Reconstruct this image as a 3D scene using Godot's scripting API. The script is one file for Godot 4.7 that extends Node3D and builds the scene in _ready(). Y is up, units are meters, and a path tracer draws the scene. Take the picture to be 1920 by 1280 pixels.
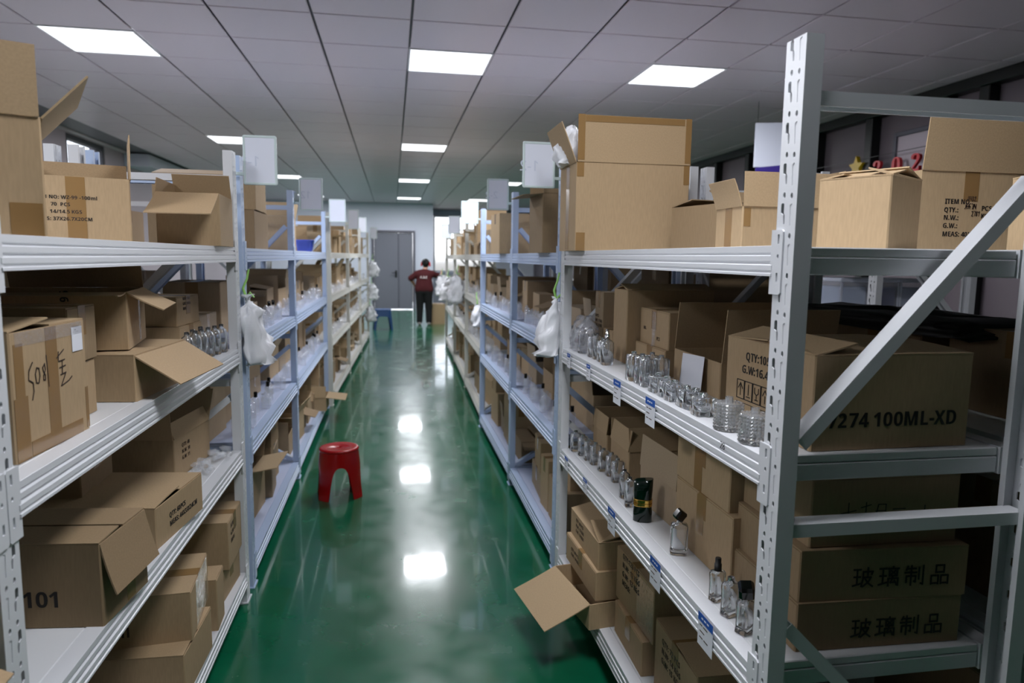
extends Node3D

var M := {}
var counts := {}
var cache := {}
var rng := RandomNumberGenerator.new()

# ------------------------------------------------------------------ helpers
func V(x: float, y: float, z: float) -> Vector3:
	return Vector3(x, y, z)

func numbered(called: String) -> String:
	var n: int = counts.get(called, 0)
	counts[called] = n + 1
	return called if n == 0 else "%s_%03d" % [called, n]

func tag(o: Node, label: String, category: String, group := "", kind := "") -> void:
	if label: o.set_meta("label", label)
	if category: o.set_meta("category", category)
	if group: o.set_meta("group", group)
	if kind: o.set_meta("kind", kind)

func thing(called: String, label: String, category: String, at := Vector3.ZERO, turn := 0.0, group := "") -> Node3D:
	var o := Node3D.new()
	o.name = numbered(called)
	add_child(o)
	o.position = at
	o.rotation.y = deg_to_rad(turn)
	tag(o, label, category, group)
	return o

func part(called: String, mesh: Mesh, mat: Material, parent: Node, at := Vector3.ZERO, rot := Vector3.ZERO) -> MeshInstance3D:
	var o := MeshInstance3D.new()
	o.name = called
	o.mesh = mesh
	o.material_override = mat
	parent.add_child(o, true)
	o.position = at
	o.rotation_degrees = rot
	o.cast_shadow = GeometryInstance3D.SHADOW_CASTING_SETTING_ON
	return o

func struct(called: String, mesh: Mesh, mat: Material, at := Vector3.ZERO) -> MeshInstance3D:
	var o := part(called, mesh, mat, self, at)
	o.set_meta("kind", "structure")
	return o

func dup(root: Node3D, called: String, at: Vector3, turn: float, label: String, group := "") -> Node3D:
	var r: Node3D = root.duplicate()
	r.name = numbered(called)
	add_child(r)
	r.position = at
	r.rotation.y = deg_to_rad(turn)
	r.set_meta("label", label)
	if group: r.set_meta("group", group)
	elif r.has_meta("group"): r.remove_meta("group")
	return r

func begin() -> SurfaceTool:
	var st := SurfaceTool.new()
	st.begin(Mesh.PRIMITIVE_TRIANGLES)
	return st

# a, b, c run counter-clockwise seen from outside
func tri(st: SurfaceTool, a: Vector3, b: Vector3, c: Vector3, smooth := -1) -> void:
	st.set_smooth_group(smooth)
	st.add_vertex(a)
	st.set_smooth_group(smooth)
	st.add_vertex(c)
	st.set_smooth_group(smooth)
	st.add_vertex(b)

func quad(st: SurfaceTool, a: Vector3, b: Vector3, c: Vector3, d: Vector3, smooth := -1) -> void:
	tri(st, a, b, c, smooth)
	tri(st, a, c, d, smooth)

func done(st: SurfaceTool) -> ArrayMesh:
	st.generate_normals()
	return st.commit()

# a box with chamfered edges
func add_box(st: SurfaceTool, c: Vector3, s: Vector3, ch := 0.0, b := Basis.IDENTITY) -> void:
	var h := s * 0.5
	ch = minf(ch, minf(h.x, minf(h.y, h.z)) * 0.9)
	if ch <= 0.0:
		for ax in 3:
			for sg in [-1.0, 1.0]:
				var u := Vector3.ZERO
				var v := Vector3.ZERO
				var n := Vector3.ZERO
				n[ax] = sg * h[ax]
				u[(ax + 1) % 3] = h[(ax + 1) % 3]
				v[(ax + 2) % 3] = h[(ax + 2) % 3] * sg
				quad(st, c + b * (n - u - v), c + b * (n + u - v), c + b * (n + u + v), c + b * (n - u + v))
		return
	var i := h - Vector3(ch, ch, ch)
	for ax in 3:
		var a1 := (ax + 1) % 3
		var a2 := (ax + 2) % 3
		for sg in [-1.0, 1.0]:
			var n := Vector3.ZERO
			n[ax] = sg * h[ax]
			var u := Vector3.ZERO
			u[a1] = i[a1]
			var v := Vector3.ZERO
			v[a2] = i[a2] * sg
			quad(st, c + b * (n - u - v), c + b * (n + u - v), c + b * (n + u + v), c + b * (n - u + v))
		for s1 in [-1.0, 1.0]:
			for s2 in [-1.0, 1.0]:
				var e := Vector3.ZERO
				e[ax] = i[ax]
				var p := Vector3.ZERO
				p[a1] = s1 * h[a1]
				p[a2] = s2 * i[a2]
				var q := Vector3.ZERO
				q[a1] = s1 * i[a1]
				q[a2] = s2 * h[a2]
				if s1 * s2 > 0.0:
					quad(st, c + b * (p - e), c + b * (q - e), c + b * (q + e), c + b * (p + e))
				else:
					quad(st, c + b * (q - e), c + b * (p - e), c + b * (p + e), c + b * (q + e))
	for sx in [-1.0, 1.0]:
		for sy in [-1.0, 1.0]:
			for sz in [-1.0, 1.0]:
				var px := Vector3(sx * h.x, sy * i.y, sz * i.z)
				var py := Vector3(sx * i.x, sy * h.y, sz * i.z)
				var pz := Vector3(sx * i.x, sy * i.y, sz * h.z)
				if sx * sy * sz > 0.0: tri(st, c + b * px, c + b * py, c + b * pz)
				else: tri(st, c + b * px, c + b * pz, c + b * py)

func box_mesh(s: Vector3, ch := 0.0, c := Vector3.ZERO) -> ArrayMesh:
	var key := "box%s%s%s" % [s, ch, c]
	if not cache.has(key):
		var st := begin()
		add_box(st, c, s, ch)
		cache[key] = done(st)
	return cache[key]

# rings: arrays of points of the same length, joined upwards; counter-clockwise seen from above gives outward faces
func add_rings(st: SurfaceTool, rings: Array, smooth := 1, cap_first := true, cap_last := true) -> void:
	for k in rings.size() - 1:
		var a: PackedVector3Array = rings[k]
		var b: PackedVector3Array = rings[k + 1]
		var n := a.size()
		for j in n:
			var j2 := (j + 1) % n
			quad(st, a[j], a[j2], b[j2], b[j], smooth)
	for e in 2:
		if (e == 0 and not cap_first) or (e == 1 and not cap_last): continue
		var r: PackedVector3Array = rings[0] if e == 0 else rings[rings.size() - 1]
		var m := Vector3.ZERO
		for p in r: m += p
		m /= r.size()
		for j in r.size():
			var j2 := (j + 1) % r.size()
			if e == 0: tri(st, m, r[j2], r[j], smooth + 7 + e)
			else: tri(st, m, r[j], r[j2], smooth + 7 + e)

# superellipse ring in the xz plane, counter-clockwise seen from above (+y)
func ring(y: float, a: float, b: float, n := 2.0, seg := 20, off := Vector3.ZERO, turn := 0.0) -> PackedVector3Array:
	var out := PackedVector3Array()
	for j in seg:
		var t := -TAU * (j + 0.5) / seg
		var c := cos(t)
		var s := sin(t)
		var x := signf(c) * pow(absf(c), 2.0 / n) * a
		var z := signf(s) * pow(absf(s), 2.0 / n) * b
		var p := Vector3(x, 0, z)
		if turn: p = p.rotated(Vector3.UP, turn)
		out.append(p + Vector3(0, y, 0) + off)
	return out

# profile entries [y, a, b, n]
func loft(prof: Array, seg := 20, smooth := 1, cap_first := true, cap_last := true) -> ArrayMesh:
	var st := begin()
	var rings := []
	for p in prof: rings.append(ring(p[0], p[1], p[2], p[3], seg))
	add_rings(st, rings, smooth, cap_first, cap_last)
	return done(st)

func add_tube(st: SurfaceTool, pts: PackedVector3Array, r: float, seg := 8, r2 := -1.0) -> void:
	var rings := []
	for k in pts.size():
		var d := (pts[mini(k + 1, pts.size() - 1)] - pts[maxi(k - 1, 0)]).normalized()
		var u := d.cross(Vector3.UP if absf(d.y) < 0.9 else Vector3.RIGHT).normalized()
		var v := d.cross(u)
		var rr := r if r2 < 0.0 else lerpf(r, r2, float(k) / maxf(1.0, pts.size() - 1))
		var ringp := PackedVector3Array()
		for j in seg:
			var t := TAU * j / seg
			ringp.append(pts[k] + (u * cos(t) + v * sin(t)) * rr)
		rings.append(ringp)
	add_rings(st, rings)

# polygon (x, y), counter-clockwise, extruded along z from z0 to z1
func add_prism(st: SurfaceTool, poly: PackedVector2Array, z0: float, z1: float, xf := Transform3D.IDENTITY, smooth := -1) -> void:
	if Geometry2D.is_polygon_clockwise(poly): poly.reverse()
	# Godot counts with y down: make the turn counter-clockwise with y up
	var area := 0.0
	for i in poly.size():
		var p := poly[i]
		var q := poly[(i + 1) % poly.size()]
		area += p.x * q.y - q.x * p.y
	if area < 0.0: poly.reverse()
	var idx := Geometry2D.triangulate_polygon(poly)
	for k in range(0, idx.size(), 3):
		var a := poly[idx[k]]
		var b := poly[idx[k + 1]]
		var c := poly[idx[k + 2]]
		if (b - a).cross(c - a) < 0.0:
			var t := b
			b = c
			c = t
		tri(st, xf * V(a.x, a.y, z1), xf * V(b.x, b.y, z1), xf * V(c.x, c.y, z1), -1)
		tri(st, xf * V(a.x, a.y, z0), xf * V(c.x, c.y, z0), xf * V(b.x, b.y, z0), -1)
	for i in poly.size():
		var p := poly[i]
		var q := poly[(i + 1) % poly.size()]
		quad(st, xf * V(p.x, p.y, z0), xf * V(q.x, q.y, z0), xf * V(q.x, q.y, z1), xf * V(p.x, p.y, z1), smooth)

func poly(spec: String, scale := 1.0) -> PackedVector2Array:
	var out := PackedVector2Array()
	for s in spec.split(" "):
		var xy := s.split(",")
		out.append(Vector2(float(xy[0]), float(xy[1])) * scale)
	return out

# pen strokes on a grid, y up, as thin flat bars lying in the xy plane
func strokes(spec: String, size: float, width: float, thick := 0.0006) -> ArrayMesh:
	var st := begin()
	add_strokes(st, spec, size, width, thick, Vector2.ZERO)
	return done(st)

func add_strokes(st: SurfaceTool, spec: String, size: float, width: float, thick: float, off: Vector2) -> void:
	for line in spec.split(";"):
		var p := poly(line, size)
		for k in p.size() - 1:
			var a := p[k] + off
			var b := p[k + 1] + off
			var d := (b - a).normalized() * width * 0.5
			var n := Vector2(-d.y, d.x)
			add_prism(st, PackedVector2Array([a - d * 0.7 - n, b + d * 0.7 - n, b + d * 0.7 + n, a - d * 0.7 + n]), 0.0, thick)

func text_mesh(s: String, height: float, bold := true, thick := 0.0006, serif := false) -> TextMesh:
	var key := "txt%s%s%s%s" % [s, height, bold, serif]
	if cache.has(key): return cache[key]
	var f := SystemFont.new()
	f.font_names = PackedStringArray(["Droid Serif" if serif else "Droid Sans"])
	f.font_weight = 700 if bold else 400
	var t := TextMesh.new()
	t.font = f
	t.text = s
	t.font_size = 24
	t.pixel_size = height / 17.0
	t.curve_step = 2.0
	t.depth = thick
	t.horizontal_alignment = HORIZONTAL_ALIGNMENT_LEFT
	cache[key] = t
	return t

# ------------------------------------------------------------------ materials
func noise_tex(freq: float, w: int, h: int, lo: Color, hi: Color, sd: int, octaves := 4, normal := false) -> NoiseTexture2D:
	var n := FastNoiseLite.new()
	n.seed = sd
	n.frequency = freq
	n.fractal_octaves = octaves
	var t := NoiseTexture2D.new()
	t.noise = n
	t.width = w
	t.height = h
	t.seamless = true
	if normal:
		t.as_normal_map = true
		t.bump_strength = 2.0
	else:
		var g := Gradient.new()
		g.set_color(0, lo)
		g.set_color(1, hi)
		t.color_ramp = g
	return t

func mat(called: String, c: Color, rough := 0.6, metal := 0.0) -> StandardMaterial3D:
	var m := StandardMaterial3D.new()
	m.resource_name = called
	m.albedo_color = c
	m.roughness = rough
	m.metallic = metal
	M[called] = m
	return m

func card(called: String, c: Color, tex: Texture2D) -> void:
	var m := mat(called, c, 0.82)
	m.albedo_texture = tex
	m.uv1_triplanar = true
	m.uv1_scale = V(3.0, 0.45, 3.0)

func materials() -> void:
	var fibre := noise_tex(0.09, 512, 512, Color(0.93, 0.93, 0.925), Color(1, 1, 1), 3, 4)
	card("card", Color(0.685, 0.585, 0.45), fibre)
	card("card_pale", Color(0.725, 0.625, 0.485), fibre)
	card("card_dark", Color(0.58, 0.49, 0.37), fibre)  # dark kraft; on the glassware pair it imitates shade
	card("card_grey", Color(0.66, 0.58, 0.475), fibre)
	card("card_inner", Color(0.68, 0.56, 0.43), fibre)
	mat("card_edge", Color(0.50, 0.40, 0.30), 0.9)
	var tp := mat("tape", Color(0.55, 0.43, 0.275), 0.2)
	tp.metallic_specular = 0.6
	mat("ink", Color(0.10, 0.08, 0.07), 0.7)
	mat("ink_faded", Color(0.25, 0.19, 0.14), 0.8)
	mat("pen", Color(0.16, 0.10, 0.08), 0.7)
	mat("steel_white", Color(0.83, 0.84, 0.855), 0.32)
	mat("steel_blue", Color(0.69, 0.76, 0.87), 0.34)
	mat("steel_cream", Color(0.80, 0.80, 0.77), 0.38)
	mat("shelf_white", Color(0.84, 0.85, 0.86), 0.4)
	mat("shelf_blue", Color(0.74, 0.78, 0.88), 0.4)
	mat("paper", Color(0.88, 0.89, 0.92), 0.7)
	mat("paper_blue", Color(0.10, 0.33, 0.68), 0.6)
	mat("board", Color(0.87, 0.89, 0.94), 0.35)
	mat("board_frame", Color(0.80, 0.86, 0.86), 0.25)
	mat("board_ink", Color(0.79, 0.82, 0.885), 0.5)
	mat("bag", Color(0.92, 0.93, 0.95), 0.35)
	mat("bag_green", Color(0.62, 0.84, 0.45), 0.5)
	mat("red_plastic", Color(0.66, 0.05, 0.06), 0.22)
	mat("blue_plastic", Color(0.16, 0.28, 0.46), 0.4)
	mat("black_gloss", Color(0.02, 0.02, 0.022), 0.08)
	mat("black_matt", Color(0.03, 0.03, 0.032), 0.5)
	mat("green_lacquer", Color(0.015, 0.09, 0.06), 0.1)
	mat("gold", Color(0.83, 0.66, 0.33), 0.15, 1.0)
	mat("chrome", Color(0.8, 0.8, 0.82), 0.12, 1.0)
	mat("door_grey", Color(0.43, 0.44, 0.48), 0.45)
	mat("door_frame", Color(0.33, 0.33, 0.37), 0.45)
	mat("wall_white", Color(0.80, 0.82, 0.87), 0.85)
	mat("wall_pink", Color(0.72, 0.68, 0.71), 0.8)
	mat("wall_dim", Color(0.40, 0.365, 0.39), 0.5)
	mat("wall_behind", Color(0.25, 0.25, 0.26), 0.8)
	mat("frame_green", Color(0.03, 0.05, 0.045), 0.4)
	mat("tile", Color(0.83, 0.785, 0.81), 0.38)
	mat("tee_bar", Color(0.40, 0.40, 0.42), 0.5)
	mat("grey_frame", Color(0.28, 0.28, 0.30), 0.5)
	mat("lamp_frame", Color(0.9, 0.9, 0.9), 0.4)
	var e := mat("lamp_glow", Color(0.95, 0.97, 1.0), 0.5)
	e.emission_enabled = true
	e.emission = Color(0.97, 0.975, 1.0)
	e.emission_energy_multiplier = 2.2
	var g := mat("glass", Color(0.98, 0.99, 1, 0.025), 0.0)
	g.transparency = BaseMaterial3D.TRANSPARENCY_ALPHA
	g.refraction_enabled = true
	g.refraction_scale = 0.05
	var th := mat("glass_thin", Color(0.93, 0.96, 1.0, 0.10), 0.03)
	th.transparency = BaseMaterial3D.TRANSPARENCY_ALPHA
	th.metallic_specular = 0.7
	var fl := mat("film", Color(0.95, 0.96, 1.0, 0.22), 0.12)
	fl.transparency = BaseMaterial3D.TRANSPARENCY_ALPHA
	fl.metallic_specular = 0.8
	var cg := mat("glass_cut", Color(0.98, 0.99, 1, 0.14), 0.0)
	cg.transparency = BaseMaterial3D.TRANSPARENCY_ALPHA
	cg.refraction_enabled = true
	cg.refraction_scale = 0.05
	var fw := mat("film_clear", Color(0.95, 0.96, 1.0, 0.05), 0.06)
	fw.transparency = BaseMaterial3D.TRANSPARENCY_ALPHA
	fw.metallic_specular = 0.7
	fw.normal_enabled = true
	fw.normal_texture = noise_tex(0.03, 256, 256, Color.BLACK, Color.WHITE, 21, 3, true)
	fw.normal_scale = 1.2
	fw.uv1_triplanar = true
	fw.uv1_scale = V(6, 6, 6)
	var wp := mat("window_pane", Color(0.95, 0.97, 1.0, 0.06), 0.02)
	wp.transparency = BaseMaterial3D.TRANSPARENCY_ALPHA
	mat("bin_clear", Color(0.72, 0.80, 0.90), 0.25)
	mat("bin_blue", Color(0.20, 0.27, 0.62), 0.3)
	mat("banner_violet", Color(0.22, 0.15, 0.52), 0.6)
	mat("digit_red", Color(0.75, 0.05, 0.12), 0.3)
	mat("star_yellow", Color(0.95, 0.78, 0.12), 0.35)
	mat("skin", Color(0.80, 0.60, 0.50), 0.55)
	mat("shirt", Color(0.27, 0.02, 0.05), 0.85)
	mat("trousers", Color(0.025, 0.025, 0.03), 0.9)
	mat("hair", Color(0.02, 0.017, 0.016), 0.5)
	mat("hair_tie", Color(0.80, 0.10, 0.18), 0.5)
	mat("shoe", Color(0.55, 0.53, 0.52), 0.7)
	mat("shirt_print", Color(0.85, 0.80, 0.80), 0.7)
	var f := mat("floor_epoxy", Color(1, 1, 1), 0.16)
	f.clearcoat_enabled = true
	f.clearcoat = 0.5
	f.clearcoat_roughness = 0.055
	f.albedo_texture = noise_tex(0.004, 1024, 1024, Color(0.02, 0.34, 0.225), Color(0.04, 0.40, 0.27), 11, 5)
	f.roughness = 1.0
	f.roughness_texture = noise_tex(0.006, 1024, 1024, Color(0.15, 0.15, 0.15), Color(0.30, 0.30, 0.30), 12, 5)
	f.normal_enabled = true
	f.normal_texture = noise_tex(0.008, 512, 512, Color.BLACK, Color.WHITE, 13, 3, true)
	f.normal_scale = 0.022
	f.uv1_triplanar = true
	f.uv1_world_triplanar = true
	f.uv1_scale = V(0.6, 0.6, 0.6)

# ------------------------------------------------------------------ camera, sky and light
func view_and_light() -> void:
	var cam := Camera3D.new()
	cam.name = "camera"
	var at := CameraAttributesPhysical.new()
	at.frustum_focal_length = 24.375
	at.frustum_focus_distance = 2.0
	at.frustum_near = 0.05
	at.frustum_far = 200.0
	at.exposure_aperture = 3.4
	cam.attributes = at
	add_child(cam)
	cam.fov = rad_to_deg(2.0 * atan(640.0 / 1300.0))
	cam.position = V(0, 1.5, 0)
	cam.basis = Basis(Vector3.UP, -0.1713) * Basis(Vector3.RIGHT, -0.12055) * Basis(Vector3.BACK, 0.0134)
	cam.current = true
	var we := WorldEnvironment.new()
	we.name = "environment"
	var e := Environment.new()
	var sm := ProceduralSkyMaterial.new()
	sm.sky_top_color = Color(0.86, 0.91, 1.0)
	sm.sky_horizon_color = Color(0.97, 0.98, 1.0)
	sm.ground_horizon_color = Color(0.55, 0.55, 0.55)
	sm.ground_bottom_color = Color(0.40, 0.40, 0.40)
	sm.sun_angle_max = 0.0
	var sky := Sky.new()
	sky.sky_material = sm
	e.background_mode = Environment.BG_SKY
	e.sky = sky
	e.background_energy_multiplier = 3.2
	e.tonemap_mode = Environment.TONE_MAPPER_LINEAR
	e.tonemap_exposure = 1.12
	e.sdfgi_enabled = true
	e.ssao_enabled = true
	e.ssil_enabled = true
	we.environment = e
	add_child(we)

const PANEL_POWER := 3.9

func ceiling_light(x: float, z: float, label: String) -> void:
	var t := thing("ceiling_light", label, "light", V(x, 2.957, z), 0.0, "")
	var st := begin()
	for s in [-1.0, 1.0]:
		add_box(st, V(s * 0.294, -0.006, 0), V(0.012, 0.014, 0.6), 0.002)
		add_box(st, V(0, -0.006, s * 0.294), V(0.576, 0.014, 0.012), 0.002)
	part("frame", done(st), M.lamp_frame, t)
	part("diffuser", box_mesh(V(0.576, 0.006, 0.576), 0.0), M.lamp_glow, t, V(0, -0.004, 0))
	var l := AreaLight3D.new()
	l.name = "panel_light"
	t.add_child(l, true)
	l.position = V(0, -0.02, 0)
	l.rotation_degrees = V(-90, 0, 0)
	l.area_size = Vector2(0.57, 0.57)
	l.area_normalize_energy = true
	l.light_energy = PANEL_POWER
	l.light_color = Color(0.97, 0.975, 1.0)
	l.area_range = 30.0
	l.area_attenuation = 2.0
	l.shadow_enabled = true

# ------------------------------------------------------------------ the room
const XL := -3.9
const XR := 4.6
const ZF := -19.8
const ZN := 6.5
const CEIL := 2.957

func room() -> void:
	struct("floor", box_mesh(V(XR - XL + 0.4, 0.1, ZN - ZF + 3.4), 0.0), M.floor_epoxy, V((XL + XR) / 2, -0.05, (ZN + ZF) / 2 - 1.4))
	var ceil_slab := struct("ceiling", box_mesh(V(XR - XL + 0.4, 0.1, ZN - ZF + 3.4), 0.0), M.tee_bar, V((XL + XR) / 2, CEIL + 0.062, (ZN + ZF) / 2 - 1.4))
	# 0.6 m tiles on a grid; the nearest ones in view one by one, the rest joined
	var lights := {}
	for c in [0, 4, 7]:
		for r in ([0, 7, 14, 21] if c == 7 else [-7, 0, 7, 14, 21]):
			lights["%d,%d" % [c, r]] = true
	var st_tile := begin()
	add_box(st_tile, Vector3.ZERO, V(0.585, 0.014, 0.585), 0.004)
	var tile := done(st_tile)
	var rest := begin()
	var gx0 := -2.2714 + 0.3
	var gz0 := -5.1416 - 0.3
	for r in range(-19, 27):
		for c in range(-3, 12):
			if lights.has("%d,%d" % [c, r]): continue
			var p := V(gx0 + 0.6 * c, CEIL, gz0 - 0.6 * r)
			var w := 0.585
			if p.x - 0.3 < XL: continue
			if r >= -2 and r < 16:
				var o := part("ceiling_tile", tile, M.tile, ceil_slab, p - ceil_slab.position)
			else:
				add_box(rest, p - ceil_slab.position, V(w, 0.014, w), 0.0)
	# narrow cut tiles along the left and right walls
	for r in range(-19, 27):
		add_box(rest, V(-3.885, CEIL, gz0 - 0.6 * r) - ceil_slab.position, V(0.13, 0.014, 0.585), 0.0)
		add_box(rest, V(4.58, CEIL, gz0 - 0.6 * r) - ceil_slab.position, V(0.06, 0.014, 0.585), 0.0)
	var rs := part("ceiling_tiles_beyond", done(rest), M.tile, ceil_slab)
	rs.set_meta("kind", "stuff")
	var col_name := {0: "left column", 4: "column above the aisle", 7: "right column"}
	var row_name := {-7: "just above the viewer", 0: "nearest in view", 7: "second in view", 14: "third in view", 21: "farthest by the door wall"}
	for c in [0, 4, 7]:
		for r in ([0, 7, 14, 21] if c == 7 else [-7, 0, 7, 14, 21]):
			ceiling_light(gx0 + 0.6 * c, gz0 - 0.6 * r, "square white ceiling light panel, %s, %s" % [row_name[r], col_name[c]])
	# walls
	var h := 3.1
	# left wall with a window, plus unseen ones nearer added for daylight; y 1.0 .. 2.9
	var wins := [[-10.62, -9.45], [-7.9, -6.4], [-5.7, -4.2], [-3.3, -1.8]]
	var st := begin()
	var z_from := ZN
	for q in [[-3.3, -1.8], [-5.7, -4.2], [-7.9, -6.4], [-10.62, -9.45], [ZF - 2.8, ZF - 2.8]]:
		add_box(st, V(XL - 0.1, h / 2, (z_from + q[1]) / 2), V(0.2, h, z_from - q[1]))
		if q[0] == q[1]: break
		add_box(st, V(XL - 0.1, 0.5, (q[0] + q[1]) / 2), V(0.2, 1.0, q[1] - q[0]))
		add_box(st, V(XL - 0.1, 3.02, (q[0] + q[1]) / 2), V(0.2, 0.16, q[1] - q[0]))
		z_from = q[0]
	struct("wall_left", done(st), M.wall_pink)
	var wn: MeshInstance3D
	for k in wins.size():
		var w0: float = wins[k][0]
		var w1: float = wins[k][1]
		st = begin()
		for z in [w0 + 0.03, w1 - 0.03]: add_box(st, V(XL - 0.06, 1.97, z), V(0.1, 1.94, 0.06), 0.004)
		for y in [1.03, 2.91]: add_box(st, V(XL - 0.06, y, (w0 + w1) / 2), V(0.1, 0.06, w1 - w0 - 0.12), 0.004)
		wn = struct("window_%d" % (1 if k == 0 else k + 3), done(st), M.grey_frame)  # all but the first are unseen, added as daylight sources
		part("pane", box_mesh(V(0.008, 1.84, w1 - w0 - 0.12)), M.window_pane, wn, V(XL - 0.06, 1.97, (w0 + w1) / 2))
	# a shallow dark beam along the left ceiling edge, beyond the window
	struct("trim_1", box_mesh(V(0.35, 0.18, 8.4), 0.005), M.wall_white, V(XL + 0.18, 2.86, -15.5))
	struct("wall_near", box_mesh(V(XR - XL + 0.4, h, 0.2)), M.wall_behind, V((XL + XR) / 2, h / 2, ZN + 0.1))
	# the door wall closes a room in the corner; right of it the hall goes on to a window wall
	var dx0 := -0.56
	var dx1 := 0.63
	var xe := 1.13
	st = begin()
	add_box(st, V((XL + dx0) / 2, h / 2, ZF - 0.1), V(dx0 - XL, h, 0.2))
	add_box(st, V((dx1 + xe) / 2, h / 2, ZF - 0.1), V(xe - dx1, h, 0.2))
	add_box(st, V((dx0 + dx1) / 2, (2.2 + h) / 2, ZF - 0.1), V(dx1 - dx0, h - 2.2, 0.2))
	add_box(st, V(xe - 0.1, h / 2, ZF - 1.5), V(0.2, h, 2.6))
	struct("wall_far", done(st), M.wall_white)
	st = begin()
	add_box(st, V(dx0 + 0.03, 1.1, ZF - 0.02), V(0.06, 2.2, 0.2), 0.006)
	add_box(st, V(dx1 - 0.03, 1.1, ZF - 0.02), V(0.06, 2.2, 0.2), 0.006)
	add_box(st, V((dx0 + dx1) / 2, 2.17, ZF - 0.02), V(dx1 - dx0 - 0.12, 0.06, 0.2), 0.006)
	var d := struct("door_1", done(st), M.door_frame)
	part("door_leaf", box_mesh(V(0.66, 2.12, 0.05), 0.006), M.door_grey, d, V(-0.165, 1.075, ZF))
	part("door_leaf", box_mesh(V(0.385, 2.12, 0.05), 0.006), M.door_grey, d, V(0.368, 1.075, ZF))
	st = begin()
	add_box(st, V(0, 0, 0), V(0.05, 0.2, 0.012), 0.004)
	add_tube(st, PackedVector3Array([V(0, 0.03, 0.0), V(0, 0.03, 0.06), V(-0.12, 0.03, 0.06)]), 0.011, 8)
	part("door_handle", done(st), M.frame_green, d, V(0.10, 1.0, ZF + 0.035))
	part("seam_strip", box_mesh(V(0.03, 2.1, 0.012), 0.003), M.door_frame, d, V(0.17, 1.075, ZF + 0.03))
	st = begin()
	var zb := ZF - 2.8
	add_box(st, V((xe + 1.3) / 2, h / 2, zb - 0.1), V(1.3 - xe, h, 0.2))
	add_box(st, V((3.3 + XR) / 2, h / 2, zb - 0.1), V(XR - 3.3, h, 0.2))
	add_box(st, V(2.3, 0.5, zb - 0.1), V(2.0, 1.0, 0.2))
	add_box(st, V(2.3, 2.95, zb - 0.1), V(2.0, 0.3, 0.2))
	struct("wall_back", done(st), M.wall_white)
	st = begin()
	for x in [1.33, 1.97, 2.62, 3.27]: add_box(st, V(x, 1.9, zb), V(0.05, 1.8, 0.08), 0.004)
	for y in [1.03, 2.77]: add_box(st, V(2.3, y, zb), V(1.89, 0.05, 0.08), 0.004)
	wn = struct("window_2", done(st), M.lamp_frame)
	part("pane", box_mesh(V(1.89, 1.7, 0.008)), M.window_pane, wn, V(2.3, 1.9, zb))
	# right wall: pale panels between dark green posts under a dark rail
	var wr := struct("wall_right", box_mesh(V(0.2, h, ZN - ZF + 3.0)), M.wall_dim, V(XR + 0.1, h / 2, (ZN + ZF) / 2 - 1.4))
	var rail := struct("trim_2", box_mesh(V(0.12, 0.09, ZN - ZF + 2.6), 0.005), M.frame_green, V(XR - 0.06, 2.905, (ZN + ZF) / 2 - 1.2))
	var n := 3
	for z in [-4.84, -5.25, -6.16, -7.02, -8.5, -9.4, -10.6, -12.0, -13.5, -15.0, -17.0]:
		struct("trim_%d" % n, box_mesh(V(0.1, 2.86, 0.10), 0.006), M.frame_green, V(XR - 0.05, 1.43, z))
		n += 1
	st = begin()
	for s in [-1.0, 1.0]:
		add_box(st, V(0, 0, s * 0.24), V(0.05, 0.42, 0.04), 0.004)
		add_box(st, V(0, s * 0.19, 0), V(0.05, 0.04, 0.44), 0.004)
	wn = struct("window_3", done(st), M.door_frame, V(XR - 0.02, 2.47, -5.62))
	part("pane", box_mesh(V(0.01, 0.34, 0.44)), M.wall_pink, wn)

# ------------------------------------------------------------------ storage racks
# cuts wait one frame: Godot computes a CSG tree at the end of the frame
var cuts := []

func csg_minus(solid: Mesh, holes: Mesh, key: String) -> void:
	var root := CSGMesh3D.new()
	root.mesh = solid
	var cut := CSGMesh3D.new()
	cut.mesh = holes
	cut.operation = CSGShape3D.OPERATION_SUBTRACTION
	root.add_child(cut)
	root.name = "cutting"
	add_child(root)
	cuts.append([root, key])

func cut_steel() -> void:
	for f in [1.0, -1.0]:
		upright_mesh(f)
		plate_mesh(f)
	await get_tree().process_frame
	for c in cuts:
		var m: Mesh = c[0].bake_static_mesh()
		cache[c[1]] = m
		remove_child(c[0])
		c[0].free()

func octagon(r: float, rz: float, c: Vector2) -> PackedVector2Array:
	var o := PackedVector2Array()
	for i in 10: o.append(c + Vector2(cos(TAU * i / 10.0) * r, sin(TAU * i / 10.0) * rz))
	return o

const UP_W := 0.065
const UP_D := 0.036
const UP_H := 1.91

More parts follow.
